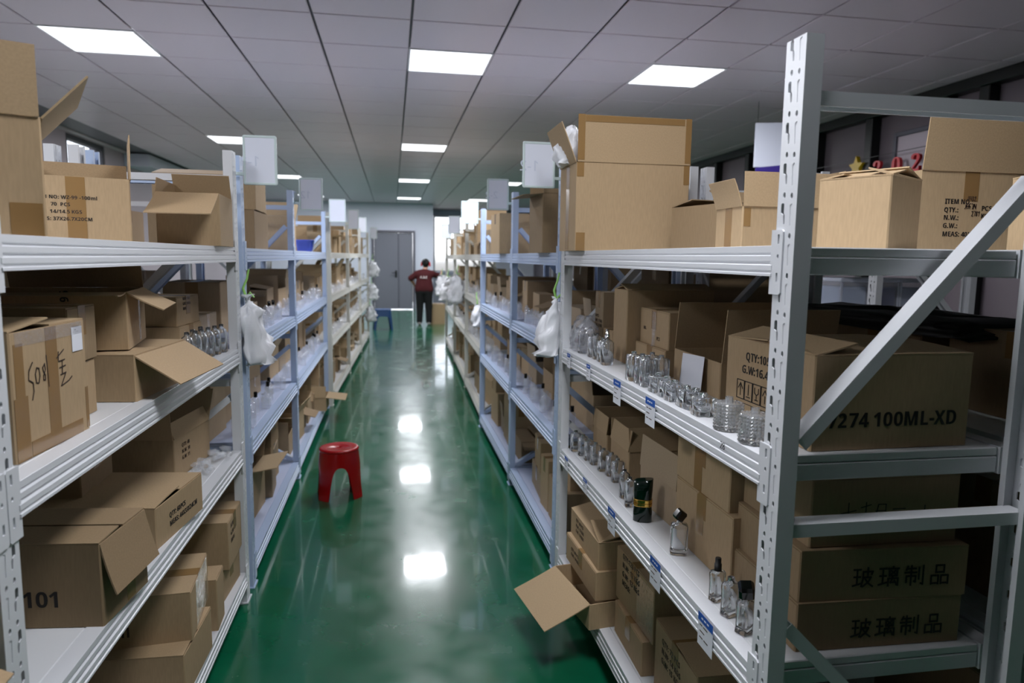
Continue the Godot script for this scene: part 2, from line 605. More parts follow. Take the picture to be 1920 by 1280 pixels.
# upright: web at u = 0 faces -x, flanges run towards +x; centred on z, foot at y = 0
func upright_mesh(flip := 1.0) -> Mesh:
	var key := "upright%s" % flip
	if cache.has(key): return cache[key]
	var t := 0.0026
	var w := UP_W * 0.5
	var sec := PackedVector2Array([Vector2(0, -w), Vector2(UP_D, -w), Vector2(UP_D, -w + 0.014), Vector2(UP_D - t, -w + 0.014), Vector2(UP_D - t, -w + t), Vector2(t, -w + t), Vector2(t, w - t), Vector2(UP_D - t, w - t), Vector2(UP_D - t, w - 0.014), Vector2(UP_D, w - 0.014), Vector2(UP_D, w), Vector2(0, w)])
	var stand := Transform3D(Basis(V(1, 0, 0), V(0, 0, -1), V(0, 1, 0)), Vector3.ZERO)
	var st := begin()
	add_prism(st, sec, 0.0, UP_H, stand)
	var solid := done(st)
	var cut := begin()
	# holes are drawn as (z, y) on the face and pushed through the web along x
	var face := Transform3D(Basis(V(0, 0, 1), V(0, 1, 0), V(-1, 0, 0)), Vector3.ZERO)
	var p := 0.075
	var k := 0
	while k * p + 0.09 < UP_H:
		var y := 0.05 + k * p
		add_prism(cut, octagon(0.0042, 0.0058, Vector2(-0.0105 * flip, y)), -0.006, 0.006, face)
		add_prism(cut, octagon(0.0042, 0.0058, Vector2(0.0145 * flip, y - 0.003)), -0.006, 0.006, face)
		add_prism(cut, shifted(poly("-8,19 -5,21.5 0,21.5 2.5,19 2.5,3 6.5,-2 6.5,-18 2,-18 -0.5,-0.5 -8,3", 0.001), Vector2(-0.0115, y + 0.0385), flip), -0.006, 0.006, face)
		add_prism(cut, shifted(poly("-4,20 2,23 5,21 3,12 2,-18 -2,-18 -3.5,12", 0.001), Vector2(0.0145, y + 0.0345), flip), -0.0012, 0.006, face)
		k += 1
	csg_minus(solid, done(cut), key)
	return null

func plate_mesh(flip := 1.0) -> Mesh:
	var key := "plate%s" % flip
	if cache.has(key): return cache[key]
	var face := Transform3D(Basis(V(0, 0, 1), V(0, 1, 0), V(-1, 0, 0)), Vector3.ZERO)
	var st := begin()
	add_prism(st, shifted(poly("-21,-95 15,-95 19,-91 19,26 15,30 -21,30", 0.001), Vector2.ZERO, flip), 0.0, 0.0035, face)
	var cut := begin()
	for y in [0.012, -0.062]:
		add_prism(cut, shifted(poly("1,-9 8,-9 8,9 1,9", 0.001), Vector2(0, y), flip), -0.003, 0.008, face)
	add_prism(cut, octagon(0.004, 0.0045, Vector2(0.005 * flip, -0.021)), -0.003, 0.008, face)
	csg_minus(done(st), done(cut), key)
	return null

func shifted(p: PackedVector2Array, d: Vector2, flip := 1.0) -> PackedVector2Array:
	var o := PackedVector2Array()
	for q in p: o.append(Vector2((q.x + d.x) * flip, q.y + d.y))
	return o

# ribbed shelf beam along z, its face at u = 0 looks towards -x, top at y = 0
func beam_mesh(length: float) -> Mesh:
	var key := "beam%.3f" % length
	if not cache.has(key):
		var sec := poly("0,-0.5 0,-13 3,-15.5 3,-18 -2.5,-20 -2.5,-30 1,-33 1,-36 -5,-38.5 -5,-48 -2,-51 -2,-53 -6,-55 -6,-60 40,-60 40,0 0.5,0", 0.001)
		var st := begin()
		add_prism(st, sec, -length * 0.5, length * 0.5)
		cache[key] = done(st)
	return cache[key]

func c_strut(length: float, w: float, d: float) -> Mesh:
	var key := "strut%.3f%.3f" % [length, w]
	if not cache.has(key):
		var t := 0.002
		var st := begin()
		# channel along x, open towards -y, with a groove line
		add_prism(st, PackedVector2Array([Vector2(-d, 0), Vector2(-d, w), Vector2(d, w), Vector2(d, 0), Vector2(d - t, 0), Vector2(d - t, w * 0.55), Vector2(d - t * 2.5, w * 0.58), Vector2(d - t, w * 0.62), Vector2(d - t, w - t), Vector2(-d + t, w - t), Vector2(-d + t, 0)]), -length * 0.5, length * 0.5, Transform3D(Basis(V(0, 0, 1), V(0, 1, 0), V(-1, 0, 0)), V(0, -w * 0.5, 0)))
		cache[key] = done(st)
	return cache[key]

# side = 1: the front face is at x0 and the rack runs towards +x; side = -1 mirrors it
func rack(label: String, x0: float, side: float, zs: Array, levels: Array, m_steel: Material, m_shelf: Material, depth := 0.6, turn := 0.0, group := "", front_low := false) -> Node3D:
	var zm: float = (zs[0] + zs[zs.size() - 1]) * 0.5
	var t := thing("storage_rack", label, "rack", V(x0, 0, zm), turn, group)
	var fl := 0.0 if side > 0.0 else 180.0
	for i in zs.size():
		var z: float = zs[i] - zm
		part("upright", upright_mesh(side), m_steel, t, V(0, 0, z), V(0, fl, 0))
		part("upright", upright_mesh(-side), m_steel, t, V(side * depth, 0, z), V(0, 180.0 - fl, 0))
		for s in [0.018, depth - 0.018]:
			part("foot", box_mesh(V(0.05, 0.006, 0.085), 0.001), m_steel, t, V(side * s, 0.003, z))
		# end frame: level struts and braces in the plane of the uprights
		var a := UP_D * 0.5
		var span := depth - UP_D
		for y in [1.80, 0.965, 0.10]:
			part("strut", c_strut(span, 0.027, 0.021), m_steel, t, V(side * depth * 0.5, y, z))
		var ways := [[0.05, 1.14, depth - 0.06, 1.67], [0.045, 0.76, depth - 0.045, 0.24]] if front_low else [[0.05, 1.68, depth - 0.06, 1.16], [0.045, 0.90, depth - 0.045, 0.46], [0.045, 0.13, depth - 0.045, 0.42]]
		for q in ways:
			var dx: float = q[2] - q[0]
			var dy: float = q[3] - q[1]
			var b := part("brace", c_strut(Vector2(dx, dy).length(), 0.027, 0.021), m_steel, t, V(side * (q[0] + q[2]) * 0.5, (q[1] + q[3]) * 0.5, z))
			b.rotation.z = atan2(dy, dx * side) if side > 0.0 else atan2(-dy, dx)
	for i in zs.size() - 1:
		var za: float = zs[i] - zm - UP_W * 0.5
		var zb: float = zs[i + 1] - zm + UP_W * 0.5
		var L := za - zb
		for y in levels:
			for bk in 2:
				var bm := part("beam", beam_mesh(L - 0.004), m_steel, t, V(side * (depth if bk else 0.0), y, (za + zb) * 0.5), V(0, fl if bk == 0 else 180.0 - fl, 0))
				if bk == 0:
					for e in [-1.0, 1.0]:
						part("end_plate", plate_mesh(e), m_steel, bm, V(0, 0, e * (L * 0.5 + 0.012)))
				else:
					for e in [-1.0, 1.0]:
						part("end_plate", box_mesh(V(0.0035, 0.125, 0.04), 0.001), m_steel, bm, V(-0.00175, -0.0325, e * (L * 0.5 + 0.012)))
			part("shelf_panel", box_mesh(V(depth - 0.086, 0.018, L - 0.012), 0.002), m_shelf, t, V(side * depth * 0.5, y - 0.0105, (za + zb) * 0.5))
			for z in [za - 0.016, zb + 0.016]:
				part("side_beam", box_mesh(V(depth - 0.086, 0.036, 0.022), 0.002), m_steel, t, V(side * depth * 0.5, y - 0.039, z))
	return t

# ------------------------------------------------------------------ cartons
# local axes: x width, y up, z depth; flaps n (-z) s (+z) w (-x) e (+x); 0 degrees lies shut, 90 stands, 180 lies outwards
func flap_mesh(width: float, length: float, bend: float) -> Mesh:
	var key := "flap%.3f,%.3f,%.1f" % [width, length, bend]
	if cache.has(key): return cache[key]
	var t := 0.0035
	var st := begin()
	var pts := []
	var p := Vector2.ZERO
	var a := 0.0
	var seg := 4 if bend else 1
	for k in seg + 1:
		pts.append([p, a])
		p += Vector2(cos(a), sin(a)) * length / seg
		a += deg_to_rad(bend) / seg
	var hw := width * 0.5
	for k in seg:
		var p0: Vector2 = pts[k][0]
		var p1: Vector2 = pts[k + 1][0]
		var n := Vector2(-(p1 - p0).y, (p1 - p0).x).normalized() * t
		# board runs along -z from the hinge at the origin; local y is its upper side
		var A := V(-hw, p0.y, -p0.x)
		var B := V(hw, p0.y, -p0.x)
		var C := V(hw, p1.y, -p1.x)
		var D := V(-hw, p1.y, -p1.x)
		var up := V(0, n.y, -n.x)
		quad(st, A + up, B + up, C + up, D + up)
		quad(st, B, A, D, C)
		quad(st, A, A + up, D + up, D)
		quad(st, C, C + up, B + up, B)
		if k == 0: quad(st, B, B + up, A + up, A)
		if k == seg - 1: quad(st, D, D + up, C + up, C)
	cache[key] = done(st)
	return cache[key]

func tub_mesh(w: float, h: float, d: float) -> Mesh:
	var key := "tub%.3f,%.3f,%.3f" % [w, h, d]
	if cache.has(key): return cache[key]
	var st := begin()
	var t := 0.004
	var rings := []
	for q in [[0.0, 0.0], [h, 0.0], [h, t], [t, t]]:
		var a := w * 0.5 - float(q[1])
		var b := d * 0.5 - float(q[1])
		var c := 0.003 if q[1] == 0.0 else 0.001
		rings.append(PackedVector3Array([V(a, q[0], -b + c), V(a - c, q[0], -b), V(-a + c, q[0], -b), V(-a, q[0], -b + c), V(-a, q[0], b - c), V(-a + c, q[0], b), V(a - c, q[0], b), V(a, q[0], b - c)]))
	add_rings(st, rings, -1)
	cache[key] = done(st)
	return cache[key]

# flaps: {"s": [angle, length, bend], ...}; length 0 means half the depth
func carton(called: String, label: String, at: Vector3, s: Vector3, turn := 0.0, flaps := {}, m := "card", group := "") -> Node3D:
	var t := thing(called, label, "box", at, turn, group)
	part("body", tub_mesh(s.x, s.y, s.z), M[m], t)
	if flaps.is_empty():
		flaps = {"n": [0, 0, 0], "s": [0, 0, 0], "tape": true}
	for k in ["w", "e", "n", "s"]:
		if not flaps.has(k): continue
		var f: Array = flaps[k]
		var along_x: bool = k == "n" or k == "s"
		var full := s.x if along_x else s.z
		var ln: float = f[1] if f[1] > 0.0 else ((s.z if along_x else s.x) * 0.5 - 0.0015)
		var o := part("flap", flap_mesh(full - 0.004, ln, f[2] if f.size() > 2 else 0.0), M[m], t)
		var yaw: float = {"s": 0.0, "n": 180.0, "e": 90.0, "w": -90.0}[k]
		var hinge: Vector3 = {"s": V(0, s.y, s.z * 0.5), "n": V(0, s.y, -s.z * 0.5), "e": V(s.x * 0.5, s.y, 0), "w": V(-s.x * 0.5, s.y, 0)}[k]
		o.position = hinge + V(0, 0.0005 if along_x else -0.0035 * 0.0, 0)
		o.basis = Basis(Vector3.UP, deg_to_rad(yaw)) * Basis(Vector3.RIGHT, deg_to_rad(f[0]))
	if flaps.has("tape"):
		var st := begin()
		var tw := minf(0.05, s.z * 0.25)
		add_box(st, V(0, s.y + 0.0046, 0), V(s.x - 0.002, 0.0006, tw))
		for q in [-1.0, 1.0]: add_box(st, V(q * (s.x * 0.5 + 0.0003), s.y - 0.03, 0), V(0.0006, 0.069, tw))
		part("tape", done(st), M.tape, t)
	return t

# where = face (s, n, e, w), u to the right of the face's middle and v above its foot, in metres
func on_face(o: Node3D, s: Vector3, where: String, u: float, v: float, lift := 0.0006) -> Transform3D:
	var yaw: float = {"s": 0.0, "n": 180.0, "e": 90.0, "w": -90.0}[where]
	var reach := (s.z if where == "s" or where == "n" else s.x) * 0.5 + lift
	var b := Basis(Vector3.UP, deg_to_rad(yaw))
	return Transform3D(b, b * V(u, v, reach))

func print_on(o: Node3D, s: Vector3, where: String, u: float, v: float, txt: String, height: float, m := "ink", bold := true, tilt := 0.0) -> void:
	var p := part("printed_text", text_mesh(txt, height, bold), M[m], o)
	p.transform = on_face(o, s, where, u, v) * Transform3D(Basis(Vector3.BACK, deg_to_rad(tilt)), Vector3.ZERO)

func draw_on(o: Node3D, s: Vector3, where: String, u: float, v: float, spec: String, size: float, width: float, called := "printed_text", m := "ink") -> void:
	var p := part(called, strokes(spec, size, width), M[m], o)
	p.transform = on_face(o, s, where, u, v)

func strip_on(o: Node3D, s: Vector3, where: String, u: float, v: float, w: float, h: float, m := "tape", called := "tape", lift := 0.0004) -> MeshInstance3D:
	var p := part(called, box_mesh(V(w, h, 0.0006)), M[m], o)
	p.transform = on_face(o, s, where, u, v, lift)
	return p

const BO := "0.3,8.7 3.7,8.7;2,8.7 2,1.6;0.5,5.2 3.6,5.2;0,1 4,2;5,7.6 9.6,7.6 9.1,6.3;7.2,9.5 7.2,4.9;5,7.6 4.9,4 4.2,0.6;5.2,4.9 8.8,4.9 7.6,2.6 4.9,0.5;5.9,4.4 7.4,2.2 9.8,0.5"
const LI := "0.3,8.7 3.7,8.7;2,8.7 2,1.6;0.5,5.2 3.6,5.2;0,1 4,2;4.4,8.6 9.8,8.6;7,9.6 7,8.6;5.2,7.8 5.2,5.2 9,5.2 9,7.8;5.9,7.7 8.3,5.8;8.2,7.7 6,5.8;7,5.2 6.6,3.9;4.7,0.3 4.7,3.9 9.5,3.9 9.5,0.6 8.8,0.8;6.8,3.7 5.9,1.9 8.2,2.1;7.8,2.8 8.6,1.6"
const ZHI := "1.6,9.3 0.8,7.6;1.1,8.2 5.6,8.2;0.2,6.3 6,6.3;3.3,9.6 3.3,0.2;1,1.6 1,4.6 5.6,4.6 5.6,1.7 4.9,2;7.2,8.6 7.2,3;9.3,9.5 9.3,0.5 8.2,1"
const PIN := "3,9.3 3,5.8;3,9.3 7,9.3 7,5.8;3,6 7,6;0.8,4.4 0.8,0.3;0.8,4.4 4.3,4.4 4.3,0.3;0.8,0.7 4.3,0.7;5.7,4.4 5.7,0.3;5.7,4.4 9.2,4.4 9.2,0.3;5.7,0.7 9.2,0.7"

func glass_goods(o: Node3D, s: Vector3, u: float, v: float, size: float, pitch: float) -> void:
	var st := begin()
	var k := 0
	for g in [BO, LI, ZHI, PIN]:
		add_strokes(st, g, size / 10.0, size * 0.085, 0.0006, Vector2(k * pitch, 0))
		k += 1
	var p := part("printed_text", done(st), M.ink, o)
	p.transform = on_face(o, s, "s", u, v)

# ------------------------------------------------------------------ bottles
# outer profile up, then the inner cavity down: one closed glass shell
func bottle(called: String, label: String, kind: String, at := Vector3.ZERO, turn := 0.0, group := "", thin := false) -> Node3D:
	var o := thing(called, label, "bottle", at, turn, group)
	var g: Material = M.glass_thin if thin else M.glass
	var seg := 16 if thin else 24
	match kind:
		"rect":  # upright rectangular bottle with square shoulders
			part("glass_body", loft([[0, 0.020, 0.013, 6], [0.002, 0.0225, 0.0155, 6], [0.078, 0.0225, 0.0155, 6], [0.081, 0.020, 0.013, 5], [0.0815, 0.008, 0.008, 2], [0.093, 0.008, 0.008, 2], [0.0932, 0.0055, 0.0055, 2], [0.080, 0.0055, 0.0055, 2], [0.077, 0.017, 0.0105, 5], [0.012, 0.0185, 0.0115, 5], [0.011, 0.012, 0.008, 3]], seg), g, o)
		"slim":
			part("glass_body", loft([[0, 0.015, 0.011, 5], [0.002, 0.0165, 0.013, 5], [0.088, 0.0165, 0.013, 5], [0.094, 0.011, 0.010, 3], [0.095, 0.007, 0.007, 2], [0.104, 0.007, 0.007, 2], [0.1042, 0.005, 0.005, 2], [0.093, 0.005, 0.005, 2], [0.087, 0.0135, 0.0100, 4], [0.013, 0.0135, 0.0100, 4], [0.012, 0.008, 0.006, 3]], seg), g, o)
		"cube":  # low heavy square bottle
			part("glass_body", loft([[0, 0.022, 0.022, 7], [0.002, 0.0245, 0.0245, 7], [0.046, 0.0245, 0.0245, 7], [0.048, 0.023, 0.023, 6], [0.0485, 0.010, 0.010, 2], [0.058, 0.010, 0.010, 2], [0.0582, 0.007, 0.007, 2], [0.047, 0.007, 0.007, 2], [0.043, 0.018, 0.018, 4], [0.014, 0.018, 0.018, 4], [0.013, 0.010, 0.010, 3]], seg), g, o)
		"ribbed":  # square bottle with fluted faces
			var st := begin()
			var rings := []
			for q in [[0.0, 0.019, 0.0], [0.003, 0.022, 1.0], [0.082, 0.022, 1.0], [0.086, 0.019, 0.5], [0.0865, 0.008, 0.0], [0.096, 0.008, 0.0], [0.0962, 0.0055, 0.0], [0.085, 0.0055, 0.0], [0.080, 0.0165, 0.0], [0.014, 0.0165, 0.0], [0.013, 0.01, 0.0]]:
				var r := ring(q[0], q[1], q[1], 6.0 if q[1] > 0.0095 else 2.0, 48)
				if q[2] > 0.0:
					for j in r.size():
						var k: float = 1.0 - 0.06 * q[2] * (1.0 if j % 4 < 2 else 0.0)
						r[j] = V(r[j].x * k, r[j].y, r[j].z * k)
				rings.append(r)
			add_rings(st, rings, 1)
			part("glass_body", done(st), g, o)
		"dome":  # round bottle with a rounded shoulder
			part("glass_body", loft([[0, 0.016, 0.016, 2], [0.003, 0.019, 0.019, 2], [0.066, 0.019, 0.019, 2], [0.076, 0.015, 0.015, 2], [0.081, 0.0075, 0.0075, 2], [0.092, 0.0075, 0.0075, 2], [0.0922, 0.005, 0.005, 2], [0.080, 0.005, 0.005, 2], [0.074, 0.0125, 0.0125, 2], [0.064, 0.016, 0.016, 2], [0.012, 0.016, 0.016, 2], [0.010, 0.010, 0.010, 2]], seg), g, o)
		"studded":  # cylinder covered in cut pyramids
			var st := begin()
			var rings := []
			var n := 96
			rings.append(ring(0.0, 0.032, 0.032, 2, n))
			var rows := 32
			for k in rows + 1:
				var r := ring(0.002 + 0.062 * k / rows, 0.0355, 0.0355, 2, n)
				var tv := absf(fmod(k / 4.0, 1.0) - 0.5) * 2.0
				for j in n:
					var tu := absf(fmod(j / 4.0, 1.0) - 0.5) * 2.0
					var cut := maxf(tu, tv)
					var kk := 1.0 - 0.105 * cut
					r[j] = V(r[j].x * kk, r[j].y, r[j].z * kk)
				rings.append(r)
			for q in [[0.0655, 0.031], [0.066, 0.009], [0.079, 0.009], [0.0792, 0.006], [0.064, 0.006], [0.060, 0.026], [0.016, 0.026], [0.014, 0.016]]:
				rings.append(ring(q[0], q[1], q[1], 2, n))
			add_rings(st, rings, -1)
			part("glass_body", done(st), M.glass_cut, o)
		"wavy", "slimcap", "bigcap", "diamond":
			var st := begin()
			var rings := []
			var hh: float = {"wavy": 0.082, "slimcap": 0.078, "bigcap": 0.078, "diamond": 0.092}[kind]
			var wa: float = {"wavy": 0.021, "slimcap": 0.019, "bigcap": 0.022, "diamond": 0.025}[kind]
			var rows := 16
			var amp := 0.10 if kind == "wavy" else 0.035
			if kind == "diamond": amp = 0.0
			rings.append(ring(0.0, wa * 0.86, wa * 0.62, 5.0, 28))
			for k in rows + 1:
				var f := float(k) / rows
				var wv: float = 1.0 + amp * sin(f * TAU * 1.25 + 0.7)
				var ta := 0.16 * sin(f * 4.0) if kind != "diamond" else 0.0
				var top := 1.0 if f < 0.92 else lerpf(1.0, 0.8, (f - 0.92) / 0.08)
				rings.append(ring(0.003 + (hh - 0.003) * f, wa * wv * top, wa * 0.72 * (2.0 - wv) * top, 5.0, 28, Vector3.ZERO, ta))
			rings.append(ring(hh + 0.0005, 0.0085, 0.0085, 2, 28))
			rings.append(ring(hh + 0.013, 0.0085, 0.0085, 2, 28))
			rings.append(ring(hh + 0.0132, 0.006, 0.006, 2, 28))
			rings.append(ring(hh - 0.002, 0.006, 0.006, 2, 28))
			for k in 9:
				var f := 1.0 - k / 8.0
				var wv: float = 1.0 + amp * sin(f * TAU * 1.25 + 0.7)
				rings.append(ring(0.014 + (hh - 0.020) * f, wa * 0.80 * wv, wa * 0.52 * (2.0 - wv), 4.0, 28))
			rings.append(ring(0.012, wa * 0.5, wa * 0.3, 3, 28))
			add_rings(st, rings, 1)
			part("glass_body", done(st), g, o)
			if kind == "slimcap":
				part("spray_pump", loft([[hh, 0.009, 0.009, 2], [hh + 0.018, 0.009, 0.009, 2], [hh + 0.0185, 0.0075, 0.0075, 2], [hh + 0.032, 0.0075, 0.0075, 2], [hh + 0.0335, 0.0065, 0.0065, 2]], 18), M.black_matt, o)
			elif kind == "bigcap" or kind == "diamond":
				var c := begin()
				var s := 0.019 if kind == "bigcap" else 0.0155
				var b := Basis(V(0.3, 0.2, 1).normalized(), 0.35) * Basis(Vector3.UP, 0.6) if kind == "bigcap" else Basis(Vector3.UP, 0.25) * Basis(Vector3.BACK, PI / 4 + 0.12) * Basis(Vector3.RIGHT, 0.2)
				add_box(c, V(0, hh + (0.023 if kind == "bigcap" else 0.024), 0), V(2.1, 1.75, 1.9) * s if kind == "bigcap" else V(2, 2, 1.8) * s, s * 0.34, b)
				part("cap", done(c), M.black_gloss, o)
		"nozzle":  # tall bottle with a long chrome neck
			part("glass_body", loft([[0, 0.020, 0.020, 3], [0.003, 0.023, 0.023, 3], [0.085, 0.023, 0.023, 3], [0.094, 0.014, 0.014, 2], [0.096, 0.009, 0.009, 2], [0.10, 0.009, 0.009, 2], [0.1001, 0.006, 0.006, 2], [0.093, 0.006, 0.006, 2], [0.084, 0.019, 0.019, 3], [0.014, 0.019, 0.019, 3], [0.012, 0.01, 0.01, 2]], seg), g, o)
			part("neck_sleeve", loft([[0.099, 0.010, 0.010, 2], [0.113, 0.010, 0.010, 2], [0.1135, 0.007, 0.007, 2], [0.135, 0.007, 0.007, 2]], 16), M.chrome, o)
		"lacquer":  # dark green lacquered flacon with a gold band
			var st := begin()
			var rings := []
			for q in [[0.0, 0.024, 0.016], [0.002, 0.0265, 0.018], [0.030, 0.0265, 0.018], [0.052, 0.0245, 0.0165]]:
				rings.append(ring(q[0], q[1], q[2], 3.2, 28))
			add_rings(st, rings, 1)
			part("flacon_body", done(st), M.green_lacquer, o)
			var sg := begin()
			rings = []
			for q in [[0.050, 0.0255, 0.0175], [0.052, 0.0265, 0.0185], [0.060, 0.0265, 0.0185], [0.0605, 0.0245, 0.0165], [0.0635, 0.0245, 0.0165], [0.064, 0.0265, 0.0185], [0.071, 0.0265, 0.0185], [0.073, 0.0255, 0.0175]]:
				rings.append(ring(q[0], q[1], q[2], 3.2, 28))
			add_rings(sg, rings, -1)
			part("gold_band", done(sg), M.gold, o)
			var sc := begin()
			rings = []
			for q in [[0.072, 0.0245, 0.0165, 0.0], [0.10, 0.0262, 0.0178, 0.0], [0.134, 0.027, 0.0185, 0.16], [0.1345, 0.0235, 0.015, 0.16]]:
				var r := ring(q[0], q[1], q[2], 3.2, 28)
				for j in r.size(): r[j].y += r[j].x * q[3]
				rings.append(r)
			add_rings(sc, rings, 1)
			part("cap", done(sc), M.green_lacquer, o)
	return o

# ------------------------------------------------------------------ small hung and laid things
func price_label(at: Vector3, side: float, label: String, w := 0.055, h := 0.07) -> void:
	var o := thing("price_label", label, "label", at, -90.0 * side, "")
	part("card", box_mesh(V(w, h, 0.0008), 0.0), M.paper, o, V(0, -h * 0.5, 0))
	part("blue_heading", box_mesh(V(w, h * 0.26, 0.0004), 0.0), M.paper_blue, o, V(0, -h * 0.12, 0.0007))
	part("lettering", strokes("0.8,7.2 1.6,7.2;2.6,7.2 3.6,7.2;4.6,7.2 5.4,7.2", w * 0.1, w * 0.05, 0.0004), M.paper, o, V(w * 0.02 - w * 0.35, -h * 0.12 - w * 0.72, 0.0008))
	part("lettering", strokes("0,8 2.2,8;3,8 6,8;0,6 1.4,6;2.4,6 5,6;0,4 3,4;0,2 2,2;3,2 5.5,2", w * 0.1, w * 0.035, 0.0004), M.ink_faded, o, V(-w * 0.36, -h * 0.92, 0.0004))

func shelf_sign(at: Vector3, size: Vector2, turn: float, txt: String, label: String, m := "board") -> void:
	var o := thing("shelf_sign", label, "sign", at, turn, "")
	var st := begin()
	add_box(st, Vector3.ZERO, V(size.x - 0.016, size.y - 0.016, 0.004))
	part("board", done(st), M[m], o)
	st = begin()
	for s in [-1.0, 1.0]:
		add_box(st, V(s * (size.x * 0.5 - 0.005), 0, 0), V(0.011, size.y - 0.004, 0.008), 0.0025)
		add_box(st, V(0, s * (size.y * 0.5 - 0.005), 0), V(size.x - 0.004, 0.011, 0.008), 0.0025)
	part("frame", done(st), M.board_frame, o)
	var p := part("lettering", text_mesh(txt, size.x * 0.3, false, 0.0005), M.board_ink, o, V(0.0, -size.y * 0.02, 0.0028))
	p.rotation_degrees = V(0, 180, 0)
	p.position.x = 0.0
	var clip := begin()
	add_box(clip, V(0, 0, 0), V(0.05, 0.014, 0.01), 0.002)
	part("clip", done(clip), M.board_frame, o, V((-1.0 if at.x < 0.0 else 1.0) * (size.x * 0.5 + 0.015), -size.y * 0.28, -0.004))

# crumpled plastic bag: rings pushed about by noise
func bag_mesh(prof: Array, crumple: float, sd: int, lean := Vector3.ZERO) -> ArrayMesh:
	var n := FastNoiseLite.new()
	n.seed = sd
	n.frequency = 13.0
	n.fractal_octaves = 3
	var st := begin()
	var rings := []
	var top: float = prof[prof.size() - 1][0]
	for k in (prof.size() - 1) * 3 + 1:
		var i := mini(k / 3, prof.size() - 2)
		var f := (k - i * 3) / 3.0
		var q := []
		for e in 4: q.append(lerpf(prof[i][e], prof[i + 1][e], f))
		var r := ring(q[0], q[1], q[2], q[3], 30, lean * (1.0 - q[0] / top))
		for j in r.size():
			var p := r[j]
			var d := n.get_noise_3d(p.x, p.y * 1.4, p.z) * crumple
			var ridge := absf(n.get_noise_3d(p.x * 2.3 + 5.0, p.y * 0.8, p.z * 2.3)) * crumple * 1.2
			var dir := V(p.x, 0, p.z).normalized()
			r[j] = p + dir * (d - ridge) + V(0, d * 0.4, 0)
		rings.append(r)
	add_rings(st, rings, 1)
	return done(st)

func hung_bag(label: String, at: Vector3, w: float, d: float, h: float, turn: float, lean: Vector3, sd: int) -> void:
	var o := thing("plastic_bag", label, "bag", at, turn, "")
	part("bag_body", bag_mesh([[0.0, w * 0.36, d * 0.36, 3.0], [0.012, w * 0.48, d * 0.46, 3.2], [h * 0.35, w * 0.52, d * 0.5, 3.0], [h * 0.68, w * 0.42, d * 0.42, 2.4], [h * 0.88, w * 0.22, d * 0.3, 2.0], [h * 0.95, w * 0.10, d * 0.16, 2.0], [h, w * 0.2, d * 0.22, 2.0]], w * 0.30, sd, lean), M.bag, o, V(0, -h, 0))
	var st := begin()
	add_tube(st, PackedVector3Array([V(0, -0.012, 0), V(-0.012, 0.03, 0.004), V(0.004, 0.07, -0.002), V(0.012, 0.11, 0.0)]), 0.006, 6, 0.004)
	add_tube(st, PackedVector3Array([V(0, -0.012, 0), V(0.018, 0.012, 0.012), V(0.034, -0.008, 0.016)]), 0.006, 6, 0.003)
	part("green_tie", done(st), M.bag_green, o)

func stool(called: String, label: String, at: Vector3, turn: float, h: float, r_top: float, r_bot: float, sq: float, m: Material) -> void:
	var o := thing(called, label, "stool", at, turn, "")
	var n := 96
	var st := begin()
	var rows := 22
	var sides := []
	for q in 2:
		var grid := []
		for k in rows + 1:
			var row := PackedVector3Array()
			for j in n:
				var t := -TAU * j / n
				var ph := fposmod(t + TAU / 8.0, TAU / 4.0) / (TAU / 4.0) - 0.5   # -0.5 .. 0.5 across one arch
				var aw := 0.31
				var lo := 0.0
				if absf(ph) < aw: lo = h * 0.66 * pow(1.0 - pow(absf(ph) / aw, 2.6), 0.42)
				var y := lerpf(lo, h * 0.955, float(k) / rows)
				var f := y / h
				var rr := lerpf(r_bot, r_top, f) - (0.005 if q == 1 else 0.0)
				if f < 0.06 and q == 0: rr += 0.004
				var c := cos(t)
				var s := sin(t)
				row.append(V(signf(c) * pow(absf(c), 2.0 / sq) * rr, y, signf(s) * pow(absf(s), 2.0 / sq) * rr))
			grid.append(row)
		sides.append(grid)
	for k in rows:
		for j in n:
			var j2 := (j + 1) % n
			quad(st, sides[0][k][j], sides[0][k][j2], sides[0][k + 1][j2], sides[0][k + 1][j], 1)
			quad(st, sides[1][k][j2], sides[1][k][j], sides[1][k + 1][j], sides[1][k + 1][j2], 2)
	for j in n:
		var j2 := (j + 1) % n
		quad(st, sides[1][0][j], sides[1][0][j2], sides[0][0][j2], sides[0][0][j], 3)
	part("legs", done(st), m, o)
	st = begin()
	var rings := []
	for q in [[h * 0.94, r_top - 0.006], [h * 0.945, r_top + 0.004], [h * 0.97, r_top + 0.005], [h * 0.99, r_top + 0.001], [h, r_top - 0.008], [h - 0.002, r_top * 0.8], [h - 0.004, r_top * 0.16], [h - 0.008, r_top * 0.125], [h - 0.018, r_top * 0.12]]:
		rings.append(ring(q[0], q[1], q[1], sq, 48))
	add_rings(st, rings, 1, true, false)
	part("seat", done(st), m, o)

# ------------------------------------------------------------------ the person at the far end
func smin(a: float, b: float, k: float) -> float:
	var h := maxf(k - absf(a - b), 0.0) / k
	return minf(a, b) - h * h * k * 0.25

